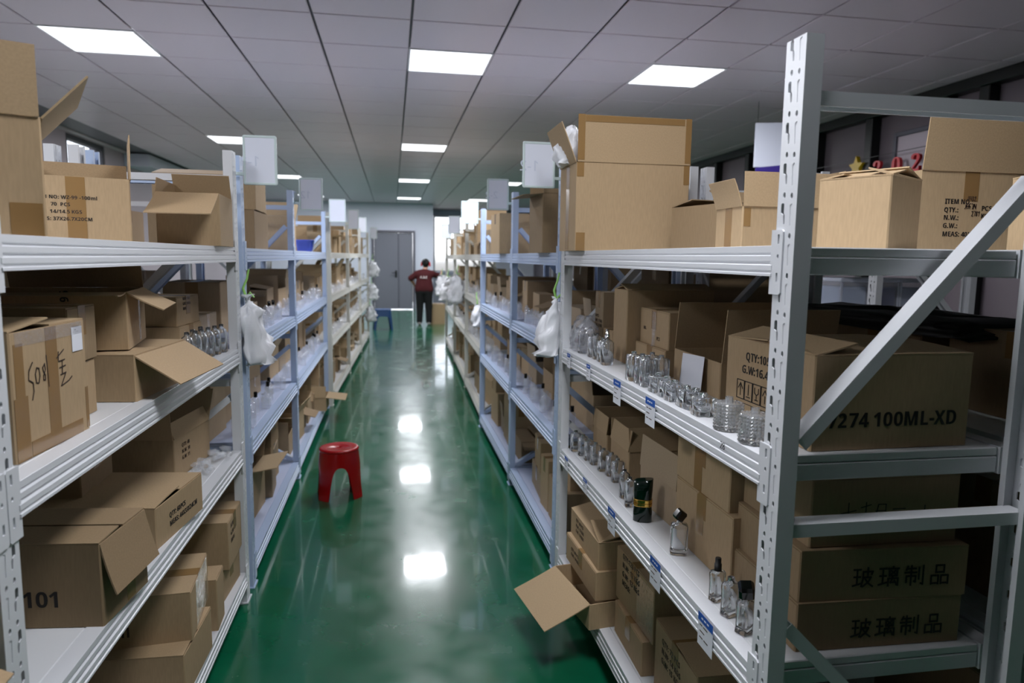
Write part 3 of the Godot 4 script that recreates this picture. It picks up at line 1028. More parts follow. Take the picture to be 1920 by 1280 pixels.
# bones: [from, to, r from, r to, flatness in z]; surface nets over the joined distance field
func nets(st: SurfaceTool, bones: Array, cell: float, k: float) -> void:
	var lo := Vector3(9, 9, 9)
	var hi := Vector3(-9, -9, -9)
	for b in bones:
		var r := maxf(b[2], b[3]) + cell * 3.0
		for p in [b[0], b[1]]:
			lo = lo.min(p - V(r, r, r))
			hi = hi.max(p + V(r, r, r))
	var nx := int((hi.x - lo.x) / cell) + 2
	var ny := int((hi.y - lo.y) / cell) + 2
	var nz := int((hi.z - lo.z) / cell) + 2
	var f := PackedFloat32Array()
	f.resize(nx * ny * nz)
	f.fill(1.0)
	for b in bones:
		var A: Vector3 = b[0]
		var B: Vector3 = b[1]
		var fl: float = b[4] if b.size() > 4 else 1.0
		var r := maxf(b[2], b[3]) + cell * 2.5 + k
		var p0 := ((A.min(B) - V(r, r, r) - lo) / cell).floor()
		var p1 := ((A.max(B) + V(r, r, r) - lo) / cell).ceil()
		var d := B - A
		var dd := maxf(d.length_squared(), 1e-9)
		for z in range(maxi(0, int(p0.z)), mini(nz, int(p1.z) + 1)):
			for y in range(maxi(0, int(p0.y)), mini(ny, int(p1.y) + 1)):
				for x in range(maxi(0, int(p0.x)), mini(nx, int(p1.x) + 1)):
					var p := lo + V(x, y, z) * cell
					var t := clampf((p - A).dot(d) / dd, 0.0, 1.0)
					var q := p - A - d * t
					q.z /= fl
					var s := q.length() - lerpf(b[2], b[3], t)
					var i := (z * ny + y) * nx + x
					f[i] = smin(f[i], s, k)
	var vid := {}
	var at := []
	for z in nz - 1:
		for y in ny - 1:
			for x in nx - 1:
				var i0 := (z * ny + y) * nx + x
				var neg := 0
				var sum := Vector3.ZERO
				var c := 0
				var v := [f[i0], f[i0 + 1], f[i0 + nx], f[i0 + nx + 1], f[i0 + nx * ny], f[i0 + nx * ny + 1], f[i0 + nx * ny + nx], f[i0 + nx * ny + nx + 1]]
				for e in 8: neg += 1 if v[e] < 0.0 else 0
				if neg == 0 or neg == 8: continue
				for e in 8:
					for ax in [1, 2, 4]:
						if e & ax: continue
						var a: float = v[e]
						var b2: float = v[e | ax]
						if (a < 0.0) != (b2 < 0.0):
							var t := a / (a - b2)
							var pa := V(e & 1, (e >> 1) & 1, (e >> 2) & 1)
							var pb := V((e | ax) & 1, ((e | ax) >> 1) & 1, ((e | ax) >> 2) & 1)
							sum += pa.lerp(pb, t)
							c += 1
				vid[i0] = at.size()
				at.append(lo + (V(x, y, z) + sum / c) * cell)
	var step := [1, nx, nx * ny]
	for z in range(1, nz - 1):
		for y in range(1, ny - 1):
			for x in range(1, nx - 1):
				var i0 := (z * ny + y) * nx + x
				for ax in 3:
					var i1: int = i0 + step[ax]
					if (f[i0] < 0.0) == (f[i1] < 0.0): continue
					var u: int = step[(ax + 1) % 3]
					var w: int = step[(ax + 2) % 3]
					if not (vid.has(i0) and vid.has(i0 - u) and vid.has(i0 - w) and vid.has(i0 - u - w)): continue
					var a: Vector3 = at[vid[i0 - u - w]]
					var b: Vector3 = at[vid[i0 - w]]
					var c: Vector3 = at[vid[i0]]
					var e: Vector3 = at[vid[i0 - u]]
					if f[i0] < 0.0: quad(st, a, b, c, e, 1)
					else: quad(st, a, e, c, b, 1)

func person() -> void:
	var o := thing("person", "person from behind in dark red printed shirt and black trousers, reaching to a shelf", "person", V(0.68, 0, -15.3), -4.0)
	# the person faces -z; x to the right
	var hip_l := V(-0.085, 0.72, 0)
	var hip_r := V(0.085, 0.72, 0)
	var kn_l := V(-0.095, 0.39, -0.02)
	var kn_r := V(0.10, 0.39, -0.015)
	var an_l := V(-0.10, 0.06, 0.02)
	var an_r := V(0.105, 0.06, 0.03)
	var pel := V(0, 0.74, 0.0)
	var chest := V(0.005, 1.06, -0.02)
	var neck := V(0.02, 1.21, -0.04)
	var head := V(0.035, 1.325, -0.07)
	var sh_l := V(-0.155, 1.115, -0.02)
	var sh_r := V(0.17, 1.12, -0.03)
	var el_l := V(-0.30, 1.01, -0.03)
	var wr_l := V(-0.20, 0.85, -0.16)
	var el_r := V(0.32, 1.07, -0.16)
	var wr_r := V(0.37, 1.12, -0.36)
	var legs := [[hip_l, kn_l, 0.085, 0.056], [kn_l, an_l, 0.054, 0.038], [hip_r, kn_r, 0.085, 0.056], [kn_r, an_r, 0.054, 0.038]]
	var body := begin()
	var bones: Array = legs.duplicate()
	bones += [[an_l, an_l + V(0, -0.025, -0.13), 0.032, 0.026], [an_r, an_r + V(0.01, -0.025, -0.13), 0.032, 0.026],
		[pel + V(-0.06, 0, 0), pel + V(0.06, 0, 0), 0.10, 0.10, 0.85], [pel, chest, 0.125, 0.13, 0.75], [chest + V(-0.06, 0.03, 0), chest + V(0.06, 0.03, 0), 0.10, 0.10, 0.8], [chest, neck, 0.09, 0.048], [neck, head, 0.046, 0.05],
		[chest + V(-0.08, 0.07, 0), sh_l, 0.06, 0.052], [chest + V(0.08, 0.07, 0), sh_r, 0.06, 0.052],
		[sh_l, el_l, 0.046, 0.036], [el_l, wr_l, 0.036, 0.025], [sh_r, el_r, 0.046, 0.036], [el_r, wr_r, 0.036, 0.025]]
	nets(body, bones, 0.013, 0.03)
	# head with face features, looking at the shelf ahead to the right
	var hb := Basis(Vector3.UP, -0.25) * Basis(Vector3.RIGHT, -0.18)
	var face := [[V(0, 0.025, 0.012), V(0, 0.02, -0.012), 0.078, 0.076], [V(0, -0.03, -0.025), V(0, -0.055, -0.05), 0.058, 0.036], [V(0, 0.005, -0.082), V(0, -0.022, -0.098), 0.008, 0.013], [V(-0.03, 0.02, -0.077), V(0.03, 0.02, -0.077), 0.012, 0.012], [V(-0.018, -0.05, -0.084), V(0.018, -0.05, -0.084), 0.008, 0.008], [V(-0.077, 0.015, 0.005), V(-0.081, -0.02, 0.0), 0.013, 0.009], [V(0.077, 0.015, 0.005), V(0.081, -0.02, 0.0), 0.013, 0.009]]
	var fb := []
	for b in face: fb.append([head + hb * b[0], head + hb * b[1], b[2], b[3]])
	nets(body, fb, 0.007, 0.018)
	# hands: palm, four unequal bent fingers and a thumb from the side of the palm
	for hd in [[wr_l, (wr_l - el_l).normalized(), V(1, 0.1, 0.2), 1.0], [wr_r, (wr_r - el_r).normalized(), V(0, 1, 0.2), -1.0]]:
		var fw: Vector3 = hd[1]
		var sd: Vector3 = (hd[2] - fw * fw.dot(hd[2])).normalized()
		var nm := fw.cross(sd) * float(hd[3])
		var w: Vector3 = hd[0]
		var hands := [[w, w + fw * 0.05 + sd * 0.018, 0.019, 0.016], [w, w + fw * 0.05 - sd * 0.018, 0.019, 0.015]]
		var lens := [0.058, 0.068, 0.062, 0.048]
		for i in 4:
			var off: float = 0.027 - i * 0.018
			var k0: Vector3 = w + fw * 0.062 + sd * off
			var k1: Vector3 = k0 + fw * lens[i] * 0.45 + nm * 0.006
			var k2: Vector3 = k1 + (fw * 0.75 + nm * 0.55).normalized() * lens[i] * 0.32
			var k3: Vector3 = k2 + (fw * 0.45 + nm * 0.8).normalized() * lens[i] * 0.26
			hands += [[k0 - fw * 0.012, k1, 0.0085, 0.008], [k1, k2, 0.008, 0.0072], [k2, k3, 0.0072, 0.006]]
		var t0: Vector3 = w + fw * 0.018 + sd * 0.022
		var t1 := t0 + (fw * 0.5 + sd * 0.75 + nm * 0.2).normalized() * 0.036
		var t2 := t1 + (fw * 0.85 + sd * 0.3 + nm * 0.35).normalized() * 0.028
		hands += [[t0, t1, 0.011, 0.0095], [t1, t2, 0.0095, 0.0075]]
		nets(body, hands, 0.004, 0.006)
	part("body", done(body), M.skin, o)
	var tr := begin()
	nets(tr, [[hip_l, kn_l, 0.105, 0.078], [kn_l, V(-0.10, 0.09, 0.02), 0.076, 0.066], [hip_r, kn_r, 0.105, 0.078], [kn_r, V(0.105, 0.09, 0.03), 0.076, 0.066], [pel + V(-0.07, 0.01, 0), pel + V(0.07, 0.01, 0), 0.118, 0.118, 0.9]], 0.014, 0.025)
	part("trousers", done(tr), M.trousers, o)
	var sh := begin()
	nets(sh, [[pel + V(-0.10, 0.045, 0.0), pel + V(0.10, 0.045, 0.0), 0.105, 0.105, 1.1], [pel + V(-0.05, 0.12, 0), chest + V(-0.03, 0, 0), 0.14, 0.135, 0.85], [pel + V(0.05, 0.12, 0), chest + V(0.03, 0, 0), 0.14, 0.135, 0.85], [chest + V(-0.07, 0.03, 0), chest + V(0.07, 0.03, 0), 0.118, 0.118, 0.85], [chest, neck + V(0, -0.015, 0.0), 0.11, 0.058], [chest + V(-0.07, 0.07, 0), sh_l, 0.078, 0.072], [chest + V(0.07, 0.07, 0), sh_r, 0.078, 0.072],
		[sh_l, sh_l.lerp(el_l, 0.92), 0.070, 0.064], [sh_r, sh_r.lerp(el_r, 0.92), 0.070, 0.064]], 0.014, 0.03)
	part("shirt", done(sh), M.shirt, o)
	var hr := begin()
	var hbn := []
	for b in [[V(0, 0.035, 0.016), V(0, 0.03, -0.01), 0.088, 0.082], [V(0, 0.0, 0.035), V(0, -0.045, 0.03), 0.07, 0.045], [V(0, 0.05, 0.085), V(0, 0.06, 0.10), 0.034, 0.03]]: hbn.append([head + hb * b[0], head + hb * b[1], b[2], b[3]])
	nets(hr, hbn, 0.009, 0.02)
	part("hair", done(hr), M.hair, o)
	var ht := begin()
	for s in [-1.0, 1.0]:
		nets(ht, [[head + hb * V(s * 0.085, 0.03, 0.01), head + hb * V(s * 0.095, -0.03, 0.005), 0.022, 0.018]], 0.008, 0.01)
	part("red_earmuffs", done(ht), M.hair_tie, o)
	for a in [an_l, an_r]:
		var so := begin()
		nets(so, [[a + V(0, -0.022, 0.035), a + V(0, -0.03, -0.16), 0.036, 0.030], [a + V(0, 0.0, 0.015), a + V(0, -0.03, -0.06), 0.042, 0.034]], 0.011, 0.02)
		part("shoe", done(so), M.shoe, o)
	var tx := part("shirt_lettering", text_mesh("A.&E", 0.05, true, 0.002), M.shirt_print, o, V(-0.085, 1.05, 0.125))
	tx.rotation_degrees = V(-6, 0, 0)
# ------------------------------------------------------------------ goods on the racks
var protos := []
var bprotos := {}

func ordinal(n: int) -> String:
	var w := ["first", "second", "third", "fourth", "fifth", "sixth", "seventh", "eighth", "ninth", "tenth", "eleventh", "twelfth"]
	return w[n] if n < 12 else "%dth" % (n + 1)

func fill_bay(where: String, xf: Callable, side: float, za: float, zb: float, levels: Array, sd: int, which: Array, glass := 0.8) -> void:
	rng.seed = sd
	var ln := ["top shelf", "second shelf", "third shelf", "bottom shelf"]
	for i in which:
		var n := 0
		var clear: float = 0.48 if i == 0 else float(levels[i - 1]) - float(levels[i]) - 0.075
		var z := za - 0.02
		var front := 0.06 if i == 0 or i == 3 else 0.17
		while z > zb + 0.1:
			var p: Array = protos[rng.randi() % protos.size()]
			var s: Vector3 = p[1]
			var sc := rng.randf_range(0.85, 1.2)
			if i == 3: sc *= 1.12
			var turned := rng.randf() < 0.3
			var along := (s.x if turned else s.z) * sc
			if z - along < zb: break
			var hi: float = (s.y + p[2]) * sc
			if hi > clear: sc *= clear / hi * 0.98
			along = (s.x if turned else s.z) * sc
			var into := (s.z if turned else s.x) * sc
			if into > 0.53 - front:
				sc *= (0.53 - front) / into
				along = (s.x if turned else s.z) * sc
				into = 0.53 - front
			var zc := z - along * 0.5
			var x: float = xf.call(zc) + side * (minf(front + rng.randf_range(0.0, 0.05), 0.54 - into) + into * 0.5)
			var turn := rng.randf_range(-5, 5) + (90.0 if turned else 0.0)
			if not turned and side < 0.0: turn += 180.0
			var g := "cartons on the %s of the %s" % [ln[i], where]
			var c := dup(p[0], "carton", V(x, levels[i], zc), turn, "%s carton, %s from viewer, %s, %s" % [p[3], ordinal(n), ln[i], where], g)
			c.scale = V(sc, sc, sc)
			var body: float = s.y * sc
			if p[2] < 0.001 and i != 1 and rng.randf() < 0.55:
				var q: Array = protos[rng.randi() % 3]
				var qs: Vector3 = q[1]
				var k: float = minf(1.0, (clear - body) / qs.y * 0.95)
				k = minf(k, minf(s.x * sc / qs.x, s.z * sc / qs.z) * 1.02)
				if k > 0.5:
					var c2 := dup(q[0], "carton", V(x, float(levels[i]) + body + 0.005, zc), turn + rng.randf_range(-4, 4), "carton stacked on the %s one, %s, %s" % [ordinal(n), ln[i], where], g)
					c2.scale = V(k, k, k)
			n += 1
			z -= along + rng.randf_range(0.01, 0.07)
		if i == 1 or i == 2:
			z = za - 0.06
			n = 0
			while z > zb + 0.06:
				if rng.randf() < glass:
					var kinds := ["rect", "cube", "slim", "dome", "rect", "capped"]
					var kind: String = kinds[rng.randi() % kinds.size()]
					var x: float = xf.call(z) + side * rng.randf_range(0.05, 0.115)
					dup(bprotos[kind], "glass_bottle", V(x, levels[i], z), rng.randf_range(-25, 25), "%s, %s from viewer, %s, %s" % [bname[kind], ordinal(n), ln[i], where], "bottles on the %s of the %s" % [ln[i], where])
					n += 1
				z -= rng.randf_range(0.05, 0.085)

const bname := {"rect": "square-shouldered clear bottle", "cube": "low square clear bottle", "slim": "slim clear bottle", "dome": "round clear bottle", "capped": "clear bottle with black cap"}

func _ready() -> void:
	materials()
	view_and_light()
	await cut_steel()
	room()
	# ---- racks
	var LR := [1.53, 1.105, 0.65, 0.15]
	var LL := [1.527, 1.11, 0.68, 0.14]
	var L2 := [1.525, 1.10, 0.66, 0.12]
	rack("white steel storage rack nearest on the right, with its open end frame facing the viewer", 0.74, 1, [-1.2325, -2.99], LR, M.steel_white, M.shelf_white, 0.6, 0.0, "", true)
	rack("white steel storage rack nearest on the left, cut by the photo's left edge", -0.63, -1, [0.52, -1.2225, -3.025], LL, M.steel_white, M.shelf_white)
	rack("pale blue steel storage rack on the left, right behind the white one", -0.63, -1, [-3.165, -4.735, -6.94], L2, M.steel_blue, M.shelf_blue)
	rack("pale blue steel storage rack on the right, right behind the white one", 0.755, 1, [-3.13, -4.42, -6.0], L2, M.steel_blue, M.shelf_blue)
	rack("far cream storage rack on the left, reaching towards the grey door", -0.51, -1, [-7.05, -9.0, -11.0, -12.9], L2, M.steel_cream, M.shelf_white, 0.6, -1.7)
	rack("far cream storage rack on the right, beside the person", 0.84, 1, [-6.12, -7.9, -9.9, -12.0], L2, M.steel_cream, M.shelf_white, 0.6, -1.2)
	rack("white storage rack back to back with the nearest right one", 1.98, -1, [-1.2325, -2.99, -4.5, -5.95], LR, M.steel_white, M.shelf_white)
	rack("white storage rack back to back with the nearest left one", -1.88, 1, [-1.2225, -3.025, -4.7, -6.9], LL, M.steel_white, M.shelf_white)
	rack("storage rack with clear plastic bins, seen through the nearest right rack", 2.5, 1, [-3.3, -5.0], [1.53, 1.235, 0.65, 0.15], M.steel_white, M.shelf_white)
	right_rack()
	left_rack()
	far_racks()
	aisle()
	beyond()
	person()

func right_rack() -> void:
	var o: Node3D
	var s: Vector3
	# -- top shelf
	s = V(0.46, 0.338, 0.26)
	o = carton("carton", "large carton with raised front flap and taped edges on top of nearest right rack", V(0.93, 1.53, -2.77), s, 0, {"s": [90, 0.175, 0], "w": [112, 0.16, 0], "n": [100, 0.13, 10], "e": [86, 0.16, 0]}, "card")
	for q in [[-0.215, 0.31, 0.028, 0.055, 0.0004], [0.217, 0.30, 0.024, 0.075, 0.0004], [-0.215, 0.43, 0.028, 0.17, 0.0046], [0.217, 0.43, 0.024, 0.17, 0.0046], [0.0, 0.5, 0.40, 0.024, 0.0046]]: strip_on(o, s, "s", q[0], q[1], q[2], q[3], "tape", "tape", q[4])
	strip_on(o, s, "s", -0.21, 0.035, 0.036, 0.07)
	strip_on(o, s, "s", 0.215, 0.02, 0.026, 0.036)
	strip_on(o, s, "w", 0.0, 0.17, 0.05, 0.33)
	var bg := thing("plastic_bag", "white plastic bag poking out of the large carton on the nearest right rack", "bag", V(0.725, 1.868, -2.80))
	part("bag_body", bag_mesh([[0.0, 0.03, 0.06, 2.5], [0.03, 0.055, 0.08, 2.2], [0.09, 0.055, 0.07, 2.0], [0.14, 0.035, 0.05, 2.0], [0.165, 0.008, 0.02, 2.0]], 0.03, 4, V(-0.03, 0, 0)), M.bag, bg)
	s = V(0.34, 0.12, 0.16)
	o = carton("carton", "low open carton with a standing front flap behind the tall near upright", V(1.13, 1.53, -1.90), s, 0, {"s": [88, 0.095, 0], "e": [72, 0.11, 0], "w": [105, 0.08, 12]}, "card")
	strip_on(o, s, "s", -0.155, 0.09, 0.02, 0.05)
	strip_on(o, s, "w", 0.0, 0.06, 0.04, 0.12)
	carton("carton", "worn dark carton between the large carton and the low open carton", V(1.2, 1.53, -2.42), V(0.24, 0.165, 0.3), 14, {"s": [24, 0.1, 8], "n": [10, 0.12, 0]}, "card_dark")
	s = V(0.17, 0.165, 0.165)
	o = carton("carton", "small carton with a folded-in dark top just right of the tall near upright", V(1.145, 1.53, -1.545), s, -61, {"n": [16, 0.08, 6], "s": [12, 0.08, 0], "e": [20, 0.06, 0], "w": [10, 0.06, 0]}, "card")
	strip_on(o, s, "w", -0.01, 0.13, 0.022, 0.045)
	strip_on(o, s, "w", -0.01, 0.03, 0.024, 0.05)
	s = V(0.39, 0.244, 0.40)
	o = carton("carton", "open carton printed ITEM NO. with tall raised flaps at the top right", V(1.743, 1.53, -2.067), s, 0, {"s": [96, 0.165, 0], "e": [80, 0.17, 0], "n": [215, 0.16, 0]}, "card_pale")
	var tl := -0.108
	print_on(o, s, "s", tl, 0.155, "ITEM NO.:", 0.0145)
	print_on(o, s, "s", tl, 0.130, "QTY.:", 0.0145)
	print_on(o, s, "s", tl + 0.128, 0.137, "PCS", 0.0145)
	print_on(o, s, "s", tl, 0.107, "N.W.:", 0.0145)
	print_on(o, s, "s", tl + 0.128, 0.114, "KGS", 0.0145)
	print_on(o, s, "s", tl, 0.083, "G.W.:", 0.0145)
	print_on(o, s, "s", tl + 0.128, 0.089, "KGS", 0.0145)
	print_on(o, s, "s", tl, 0.058, "MEAS: 40X35X25CM", 0.0145)
	draw_on(o, s, "s", tl + 0.078, 0.158, "0,0 0.6,5;1.6,0 2,5;3,5 3,2 5,2;4.6,5 4.6,0;6,0.5 6.2,5 7.6,4.5 7.6,0.5 6,0.5;9,4 10.5,5 10,2.5 8.8,0 11,0", 0.0026, 0.0015, "handwriting", "pen")
	draw_on(o, s, "s", tl + 0.07, 0.134, "0,0 3,5;1,5 2.6,0;0.4,3 4,2.4;4,0 5,5 6,0;4.4,3 6.6,2.4;9,0 10,5 12,4;9.4,3 13,2.6;10,0 11.4,5 12.6,1;13,0 13.6,5", 0.0029, 0.0019, "handwriting", "pen")
	draw_on(o, s, "s", tl + 0.095, 0.113, "0,4.5 1.6,5 1.4,2.6 0,0 2,0;3,5 4.6,5 3.6,0;6.4,5 5.4,3.8 7,1 6,0 5.2,1 7,4 6.4,5;9,5 8,4 9,3 9.4,4.6 8.8,0", 0.0029, 0.0016, "handwriting", "pen")
	strip_on(o, s, "s", -0.02, 0.2, 0.05, 0.088)
	carton("carton", "carton cut by the right edge of the photo behind the diagonal brace", V(1.775, 1.53, -1.46), V(0.34, 0.19, 0.3), 0, {"n": [5, 0, 0], "s": [8, 0, 0]}, "card_pale")
	# -- second shelf from the top
	s = V(0.30, 0.25, 0.11)
	o = carton("carton", "tall narrow printed carton at the far end of the nearest right rack's glass shelf", V(1.03, 1.105, -2.89), s, 0, {}, "card_grey")
	print_on(o, s, "w", -0.05, 0.13, "36 PCS\nN.W.: 11 KGS\nG.W.: 12 KGS", 0.012, "ink_faded")
	carton("carton", "low carton beneath a darker one behind the wrapped bottles", V(1.05, 1.105, -2.755), V(0.34, 0.10, 0.13), 0, {}, "card")
	carton("carton", "darker carton set back on the low carton behind the wrapped bottles", V(1.13, 1.21, -2.755), V(0.3, 0.12, 0.12), 2, {}, "card_dark")
	carton("carton", "tall plain carton with a lid ajar behind the bottle with the chrome neck", V(1.045, 1.105, -2.575), V(0.35, 0.275, 0.16), 0, {"n": [9, 0.1, 0], "s": [14, 0.09, 0], "w": [8, 0.05, 0]}, "card")
	s = V(0.35, 0.086, 0.29)
	carton("carton", "flat carton standing behind the ribbed bottles, lower of two", V(1.077, 1.105, -2.335), s, 0, {}, "card")
	s = V(0.35, 0.122, 0.285)
	o = carton("carton", "closed carton stacked above the ribbed bottles, upper of two", V(1.09, 1.196, -2.33), s, -1, {}, "card")
	print_on(o, s, "w", -0.105, 0.055, "NO.", 0.012, "ink_faded")
	print_on(o, s, "w", 0.03, 0.028, "PCS", 0.013, "ink_faded")
	strip_on(o, s, "w", 0.0, 0.06, 0.035, 0.12, "film_clear", "tape")
	s = V(0.35, 0.104, 0.331)
	carton("carton", "open carton with two upright dark flaps behind the white sheet of paper", V(1.093, 1.105, -1.986), s, 0, {"n": [80, 0.155, 0], "s": [98, 0.155, 0], "e": [92, 0.1, 0]}, "card")
	var ps := thing("paper_sheet", "blank white sheet of paper leaning on the open carton", "paper", V(0.895, 1.105, -1.975), 0.0)
	var pm := part("sheet", box_mesh(V(0.0008, 0.108, 0.155)), M.paper, ps, V(0.006, 0.053, 0), V(0, 0, -6))
	pm.rotation_degrees = V(-3, 0, -6)
	s = V(0.38, 0.2, 0.37)
	o = carton("carton", "long dark carton printed 7274 100ML-XD seen through the near end frame", V(1.045, 1.105, -1.475), s, 1, {"n": [3, 0, 0], "s": [4, 0, -3], "w": [14, 0.1, 0]}, "card")
	print_on(o, s, "s", -0.178, 0.064, "17274 100ML-XD", 0.031)
	print_on(o, s, "w", -0.09, 0.163, "QTY:105 PCS", 0.020)
	print_on(o, s, "w", -0.105, 0.130, "G.W:16.4 KGS", 0.020)
	var icons := "0,0 0,5.4 4,5.4 4,0 0,0;4.4,0 4.4,5.4 8.4,5.4 8.4,0 4.4,0;8.8,0 8.8,5.4 12.8,5.4 12.8,0 8.8,0;13.2,0 13.2,5.4 17.2,5.4 17.2,0 13.2,0;2,1 2,4;0.8,3 2,4.6 3.2,3;6.4,1.6 6.4,4.6;5.4,1 7.4,1;10,1 11.6,1;10.8,1 10.8,2.4;9.8,4.4 9.8,3 10.8,2.4 11.8,3 11.8,4.4;15.2,1 15.2,3;14,3 15.2,4.6 16.4,3"
	draw_on(o, s, "w", -0.125, 0.055, icons, 0.0085, 0.0022)
	draw_on(o, s, "w", -0.125, 0.025, "0,0 0,2.4 4,2.4 4,0 0,0;4.4,0 4.4,2.4 8.4,2.4 8.4,0 4.4,0;8.8,0 8.8,2.4 12.8,2.4 12.8,0 8.8,0;13.2,0 13.2,2.4 17.2,2.4 17.2,0 13.2,0", 0.0085, 0.0016)
	# -- third shelf
	carton("carton", "open carton with a leaning flap behind the row of seven bottles, farther one", V(1.02, 0.65, -2.79), V(0.3, 0.125, 0.2), 0, {"w": [84, 0.075, 0], "e": [90, 0.07, 0], "n": [80, 0.08, 0]}, "card")
	carton("carton", "open carton with a cut flap behind the row of seven bottles, nearer one", V(1.02, 0.65, -2.53), V(0.3, 0.13, 0.22), 0, {"w": [80, 0.08, 0], "n": [95, 0.08, 0], "s": [75, 0.09, 0]}, "card")
	carton("carton", "open carton with a tall pale side flap behind the green flacon", V(1.045, 0.65, -2.14), V(0.35, 0.127, 0.3), 2, {"w": [86, 0.11, 0], "e": [90, 0.1, 0]}, "card_grey")
	s = V(0.35, 0.186, 0.36)
	o = carton("carton", "taped carton under another, behind the bottle with the tilted black cap", V(1.035, 0.65, -1.775), s, 0, {}, "card")
	strip_on(o, s, "w", -0.01, 0.13, 0.045, 0.11)
	s = V(0.35, 0.14, 0.34)
	o = carton("carton", "taped carton on top, above the bottle with the tilted black cap", V(1.04, 0.841, -1.80), s, 0, {}, "card")
	strip_on(o, s, "w", -0.02, 0.07, 0.05, 0.14)
	s = V(0.40, 0.106, 0.30)
	o = carton("carton", "printed glassware carton at the near end of the right rack, lower of two", V(1.066, 0.65, -1.445), s, -1.5, {}, "card_dark")  # darker card puts the shade of the rack into its colour
	glass_goods(o, s, -0.068, 0.022, 0.047, 0.059)
	print_on(o, s, "w", -0.02, 0.065, "QTY: 96 PCS", 0.013)
	s = V(0.40, 0.112, 0.31)
	o = carton("carton", "printed glassware carton at the near end of the right rack, upper of two", V(1.075, 0.761, -1.452), s, -3, {}, "card_dark")  # dark card here stands in for shade on the front
	glass_goods(o, s, -0.075, 0.027, 0.048, 0.061)
	print_on(o, s, "w", -0.03, 0.074, "QTY: 96 PCS\nN.W.: 12 KGS\nG.W.: 13 KGS\nMEAS:", 0.013)
	s = V(0.36, 0.15, 0.3)
	o = carton("carton", "dark carton with faint handwriting lying above the two printed glassware cartons", V(1.075, 0.879, -1.465), s, -1, {}, "card_dark")
	draw_on(o, s, "s", -0.11, 0.05, "0,4 6,5;3,8 3,0;8,6 12,7;10,8 10,1;14,2 15,7 18,7 18,2;14,4.5 18,4.5;21,5 26,5;34,2 34,6", 0.006, 0.002, "handwriting", "pen")
	# -- bottom shelf
	carton("carton", "open carton whose big square flap juts into the aisle, bottom of its stack", V(0.845, 0.15, -2.50), V(0.35, 0.098, 0.34), 9, {"w": [204, 0.19, -4], "e": [90, 0.06, 0]}, "card_pale")
	s = V(0.35, 0.105, 0.386)
	o = carton("carton", "taped carton in the middle of the stack above the jutting flap", V(0.895, 0.249, -2.528), s, 2, {}, "card")
	print_on(o, s, "w", -0.12, 0.06, "QTY: 80 PCS\nG.W.: 14 KGS", 0.013, "ink_faded")
	s = V(0.35, 0.102, 0.372)
	o = carton("carton", "carton with its lid springing open on top of the stack above the jutting flap", V(0.91, 0.359, -2.534), s, 1, {"n": [0, 0, 0], "s": [20, 0.12, 6], "w": [14, 0.1, 0]}, "card")
	print_on(o, s, "w", -0.11, 0.06, "QTY: 80 PCS\nN.W.: 13 KGS\nG.W.: 14 KGS", 0.013, "ink_faded")
	carton("carton", "low carton beneath the film-wrapped carton on the right rack's bottom shelf", V(0.965, 0.15, -2.15), V(0.35, 0.113, 0.29), -1, {}, "card")
	s = V(0.35, 0.186, 0.344)
	o = carton("carton", "film-wrapped printed carton upper of two on the right rack's bottom shelf", V(0.985, 0.268, -2.165), s, 1.5, {}, "card")
	print_on(o, s, "w", -0.11, 0.13, "QTY:126 PCS\nN.W:  12 KGS\nG.W:  13 KGS\nMEAS:", 0.019)
	strip_on(o, s, "w", 0.1, 0.09, 0.14, 0.17, "film_clear", "film_wrap")
	s = V(0.35, 0.219, 0.317)
	o = carton("carton", "printed carton nearest the viewer on the right rack's bottom shelf", V(0.988, 0.15, -1.806), s, -1, {"n": [0, 0, 0], "s": [3, 0, 0], "tape": true}, "card")
	print_on(o, s, "w", -0.10, 0.15, "QTY: 72 PCS\nN.W: 14 KGS\nG.W: 15 KGS", 0.018, "ink_faded")
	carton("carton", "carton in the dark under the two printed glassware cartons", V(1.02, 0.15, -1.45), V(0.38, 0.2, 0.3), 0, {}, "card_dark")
	# -- glass on the second shelf
	var k := 0
	for q in [[0.806, -2.955, "rect"], [0.806, -2.905, "rect"], [0.80, -2.85, "slim"], [0.79, -2.80, "rect"], [0.835, -2.86, "slim"]]:
		bottle("glass_bottle", "clear bottle in the torn film wrap, %s from the far end" % ordinal(k), q[2], V(q[0], 1.105, q[1]), 8.0 * k, "film-wrapped bottles")
		k += 1
	var fw := thing("film_wrap", "torn clear film standing around the bottles at the far end of the glass shelf", "film", V(0.815, 1.105, -2.88))
	part("film_sheet", bag_mesh([[0.0, 0.05, 0.11, 3], [0.06, 0.052, 0.115, 3], [0.11, 0.045, 0.11, 3], [0.15, 0.02, 0.07, 2]], 0.03, 8), M.film, fw)
	k = 0
	for q in [[0.80, -2.69, "rect"], [0.795, -2.62, "slim"], [0.80, -2.555, "rect"]]:
		bottle("glass_bottle", "clear bottle between the film wrap and the chrome-necked bottle, %s from the wrap" % ordinal(k), q[2], V(q[0], 1.105, q[1]), 5.0, "bottles before the chrome neck")
		k += 1
	bottle("glass_bottle", "clear bottle with a tall chrome neck on the right rack's glass shelf", "nozzle", V(0.79, 1.105, -2.475), 0)
	k = 0
	for q in [[0.777, -2.145], [0.785, -2.09], [0.782, -2.035], [0.83, -2.12], [0.835, -2.055]]:
		bottle("glass_bottle", "tall ribbed clear bottle in the tight cluster, %s" % ["front row farthest", "front row middle", "front row nearest", "back row farther", "back row nearer"][k], "ribbed", V(q[0], 1.105, q[1]), 3.0, "ribbed bottles")
		k += 1
	k = 0
